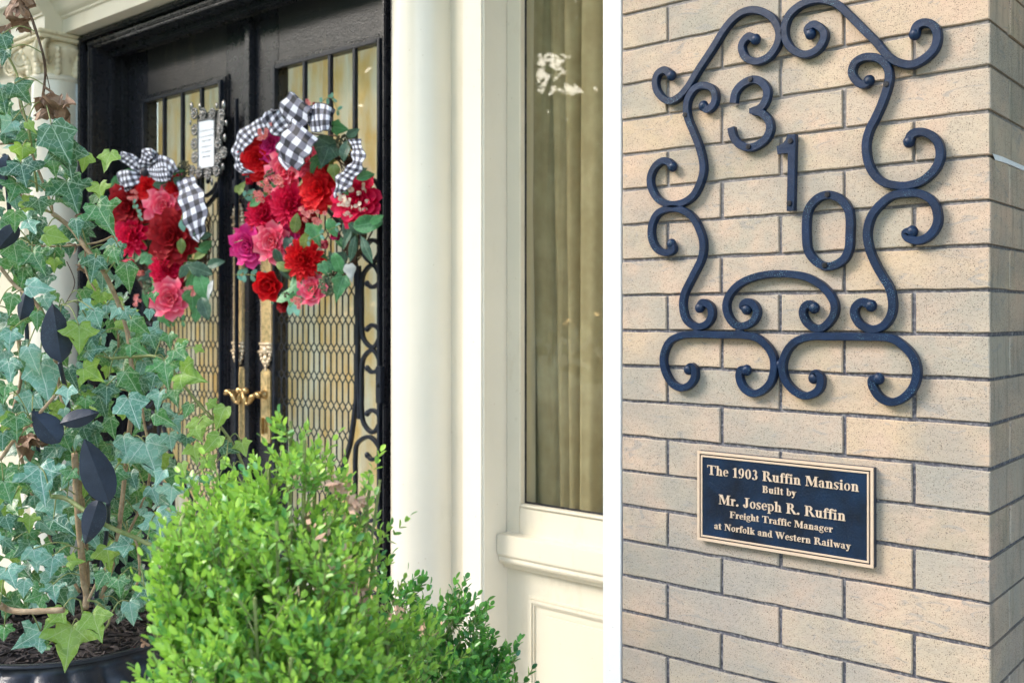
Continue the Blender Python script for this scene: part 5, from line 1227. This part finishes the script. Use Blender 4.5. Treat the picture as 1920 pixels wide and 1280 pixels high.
# ------------------------------------------------------------------ black metal leaf stakes standing in the urn
def mleaf(b, tip, base, wpx, dep, fold=.5, yaw=0):
    A_ = D(*base, dep); B_ = D(*tip, dep); ax = (B_-A_); L = ax.length; ax.normalize()
    nrm = ((CAMP-A_).normalized()+RV*yaw).normalized(); sd_ = ax.cross(nrm).normalized(); nrm = sd_.cross(ax).normalized(); w = wpx*dep/FPX*.5; n = 9
    mid = []; l = []; r_ = []
    for i in range(n+1):
        t = i/n; ww = w*(math.sin(math.pi*t**.8)**.8); m = A_+ax*(L*t); mid.append(m+nrm*.004)
        l.append(m-sd_*ww-nrm*fold*ww*.5); r_.append(m+sd_*ww-nrm*fold*ww*.5)
    vs = mid+l+r_; k = n+1; fs = []
    for i in range(n): fs += [(i, i+1, k+i+1, k+i), (i, 2*k+i, 2*k+i+1, i+1)]
    vs2 = [v-nrm*.002 for v in vs]; m_ = len(vs)
    b.add(vs+vs2, fs+[tuple(x+m_ for x in f[::-1]) for f in fs]+[(k+i, k+i+1, m_+k+i+1, m_+k+i) for i in range(n)]+[(2*k+i+1, 2*k+i, m_+2*k+i, m_+2*k+i+1) for i in range(n)])
    return A_
def stake(label, stempx, leaves, dep):
    t = thing('metal_leaf_stake', (D(*stempx[-1], dep).x, D(*stempx[-1], dep).y, UZ-.02), label, 'garden ornament', 'black metal leaf ornaments in the ivy')
    k_ = len(stempx)-1; b = MB(); b.tube(spline([D(x, y, dep+.13*min(1, i*2/k_)) for i, (x, y) in enumerate(stempx)], 6), .0038, 8); b.build('rod', M['iron_leaf'], t, smooth=True)
    for tip, bs, w, yw in leaves:
        b = MB(); A_ = mleaf(b, tip, bs, w, dep-.03, .5, yw); b.build('metal_leaf', M['iron_leaf'], t, smooth=2)
stake('black metal stake whose tall pointed leaf stands upright beside the bare column', [(112,680),(128,760),(135,850),(150,980),(160,1115)], [((98,569),(115,680),56,.2),((186,773),(114,793),34,.0),((60,770),(112,830),50,-.3)], 1.70)
stake('black metal stake ending in the broad pointed leaf low in the ivy', [(203,944),(202,975),(197,1020),(180,1120)], [((158,822),(205,944),60,.1),((160,1020),(186,935),44,-.2)], 1.66)
stake('black metal stake at left edge of photo with small dark leaves', [(8,290),(14,350),(22,440),(35,520),(48,590),(60,760),(90,950),(120,1118)], [((2,355),(14,290),30,.5),((-8,470),(34,422),34,.3),((52,540),(40,600),34,-.6),((4,300),(10,350),24,.3)], 1.74)

# ------------------------------------------------------------------ boxwoods
def boxwood(name, label, spires, base_px, dep0, leafm, nleaf, seed, size, deadspots=()):
    rr = random.Random(seed)
    root = D(base_px, 1300, dep0); t = thing(name, (root.x, root.y, 0), label, 'shrub', 'boxwood shrubs in front of the doors')
    leaves = []; tw = MB()
    area = [s_[2]*(s_[4]) for s_ in spires]; tot = sum(area)
    for (px, ytop, w0, w1, h, dep), ar in zip(spires, area):
        c = D(px, ytop+(34 if dep < 1.3 else 6), dep); k = dep/FPX
        n = int(nleaf*ar/tot/9)
        for i in range(n):
            f = rr.random()**.8; wr_ = (w0+(w1-w0)*f**.7)*.5*k
            a = rr.uniform(0, 6.283); rad = wr_*math.sqrt(rr.uniform(.25, 1.0))*(1+.55*noise.noise(Vector((math.cos(a)*1.6, math.sin(a)*1.6, f*5+px*.01))))
            p = c+Vector((math.cos(a)*rad, math.sin(a)*rad, -h*k*f))
            if noise.noise(p*24) < -.06+.20*noise.noise(p*7): continue
            if rr.random() < .06: p += Vector((math.cos(a), math.sin(a), .3))*.012
            d = Vector((math.cos(a)*(.25+.6*rad/max(wr_, .001)), math.sin(a)*(.25+.6*rad/max(wr_, .001)), .9+rr.uniform(-.2, .5))).normalized()
            L = rr.uniform(.022, .046); x = d.cross(Vector((rr.random()-.5, rr.random()-.5, .3))).normalized(); y = d.cross(x)
            if i % 2 == 0: tw.tube([p-d*.02, p+d*L], [.0009, .0006], 4, False)
            for q in range(5):
                tpos = p+d*(L*q/4.2)
                ang = q*1.57+rr.uniform(-.3, .3); young = (q/4.0)
                for s2 in ((0, math.pi) if q < 4 else (0, )):
                    o = x*math.cos(ang+s2)+y*math.sin(ang+s2)
                    tip = (o*(1-.55*young)+d*(.5+.8*young)).normalized(); nr = (d*(1-.4*young)-o*.4).normalized()
                    leaves.append((tpos, tip, nr, size*rr.uniform(.75, 1.15), min(.97, max(.02, .15+.55*young+rr.uniform(-.22, .3)))))
    # largest in view as single parts, the rest joined
    def vis(l):
        v = l[0]-CAMP; dep = v.dot(FV); x = v.dot(RV)/dep*FPX+960; y = HY-v.z/dep*FPX
        return 0 <= x <= 1920 and 0 <= y <= 1280
    front = sorted([l for l in leaves if vis(l)], key=lambda l: (l[0]-CAMP).length/l[3])[:300]
    ids = set(id(l) for l in front)
    shp = [(0, 0, 0), (.20, .22, .05), (.27, .55, .07), (.17, .86, .03), (0, 1, -.06), (-.17, .86, .03), (-.27, .55, .07), (-.20, .22, .05), (0, .5, -.02)]
    fcs = [(0, 1, 8), (1, 2, 8), (2, 3, 8), (3, 4, 8), (4, 5, 8), (5, 6, 8), (6, 7, 8), (7, 0, 8)]
    g_ = MB(); g_.add(shp, fcs, [(.5+a, b_) for a, b_, _ in shp]); lm = g_.mesh('leaf', M[leafm], smooth=True, recalc=False)
    rest = MB()
    for l in leaves:
        pos, tip, nr, s_, ti = l; nr = (nr-tip*nr.dot(tip)).normalized(); x = tip.cross(nr)
        if id(l) in ids: inst('leaf', lm, t, axes(x*s_, tip*s_, nr*s_, pos))
        else: rest.add([pos+x*(a*s_)+tip*(b_*s_)+nr*(c_*s_) for a, b_, c_ in shp], fcs, None, ti)
    tag(rest.build('foliage', M[leafm], t, smooth=True, recalc=False), kind='stuff')
    for (px, ytop, w0, w1, h, dep) in spires:
        a = D(px, ytop+60, dep); tw.tube(spline([Vector((root.x, root.y, .1)), (a+Vector((root.x, root.y, .4)))/2*1.0, D(px, ytop+h*.7, dep), a], 6), [.002]*18+[.0006], 4)
    dd_ = MB()
    for (dx, dy, dn, ds) in deadspots:
        for _ in range(dn):
            c = D(dx+rr.gauss(0, ds), dy+rr.gauss(0, ds), dep0-.10+rr.uniform(-.03, .03)); x = Vector((rr.gauss(0, 1), rr.gauss(0, 1), rr.gauss(0, 1))).normalized(); y = x.orthogonal().normalized(); z_ = rr.uniform(.004, .008)
            dd_.add([c-x*z_, c-y*z_*.5+x*.001, c+x*z_, c+y*z_*.5-x*.002], [(0, 1, 2, 3)])
    if deadspots: tag(dd_.build('withered_leaves', M['withered'], t, recalc=False), kind='stuff')
    tag(tw.build('twigs', M['green_stem'], t), kind='stuff')
    b = MB(); b.tube([(root.x, root.y, 0), (root.x+.01, root.y, .35), (root.x, root.y, .7)], [.016, .013, .009], 8); b.build('trunk', M['stem'], t, smooth=True)
    return t
SP1 = [(545,775,22,70,100,1.10),(570,815,24,60,90,1.08),(505,850,30,80,120,1.12),(472,880,26,70,110,1.13),(590,835,30,90,140,1.12),(635,870,26,70,120,1.13),(345,900,22,44,260,1.02),(340,1030,34,64,300,1.0),(385,890,34,90,160,1.14),(430,870,30,90,150,1.15),
       (460,930,60,150,200,1.10),(545,890,110,220,260,1.08),(690,856,26,64,120,1.15),(706,890,20,44,80,1.14),(670,930,40,80,130,1.12),(570,1010,160,280,420,1.07),(450,1040,100,200,420,1.03),(630,1090,120,220,360,1.08),(370,1110,70,180,300,1.02),(700,985,20,60,110,1.17),(350,1150,30,60,250,.98),(325,1235,24,60,160,.99),
       (720,1100,60,120,300,1.14),(540,1130,230,390,330,1.0),(770,1160,60,110,260,1.15),(410,960,30,80,120,1.0),(520,950,30,90,120,.99),(600,985,30,90,120,1.0),(480,1080,30,100,140,.95),(610,1130,40,110,140,.96),(405,1190,36,90,140,.94),(545,1190,40,120,140,.93),(700,1200,40,110,140,.99)]
boxwood('boxwood_shrub', 'tall bright yellow-green boxwood in the centre foreground, slightly out of focus', SP1, 540, 1.15, 'box_leaf', 40000, 5, .0112, [(632, 912, 26, 9), (668, 945, 20, 9), (645, 1060, 34, 16), (660, 1120, 40, 14), (600, 1000, 14, 20)])
SP2 = [(745,1098,40,120,200,1.42),(820,1125,90,160,260,1.42),(860,1160,60,130,220,1.44),(800,1190,180,300,260,1.40),(905,1195,20,90,160,1.42),(940,1235,24,90,140,1.40),(880,1235,120,240,200,1.38),(975,1265,16,60,120,1.38)]
boxwood('boxwood_shrub', 'lower darker green boxwood at the foot of the cream column', SP2, 860, 1.45, 'box_leaf2', 14000, 9, .0135, [(800, 1180, 30, 14), (740, 1150, 20, 12)])
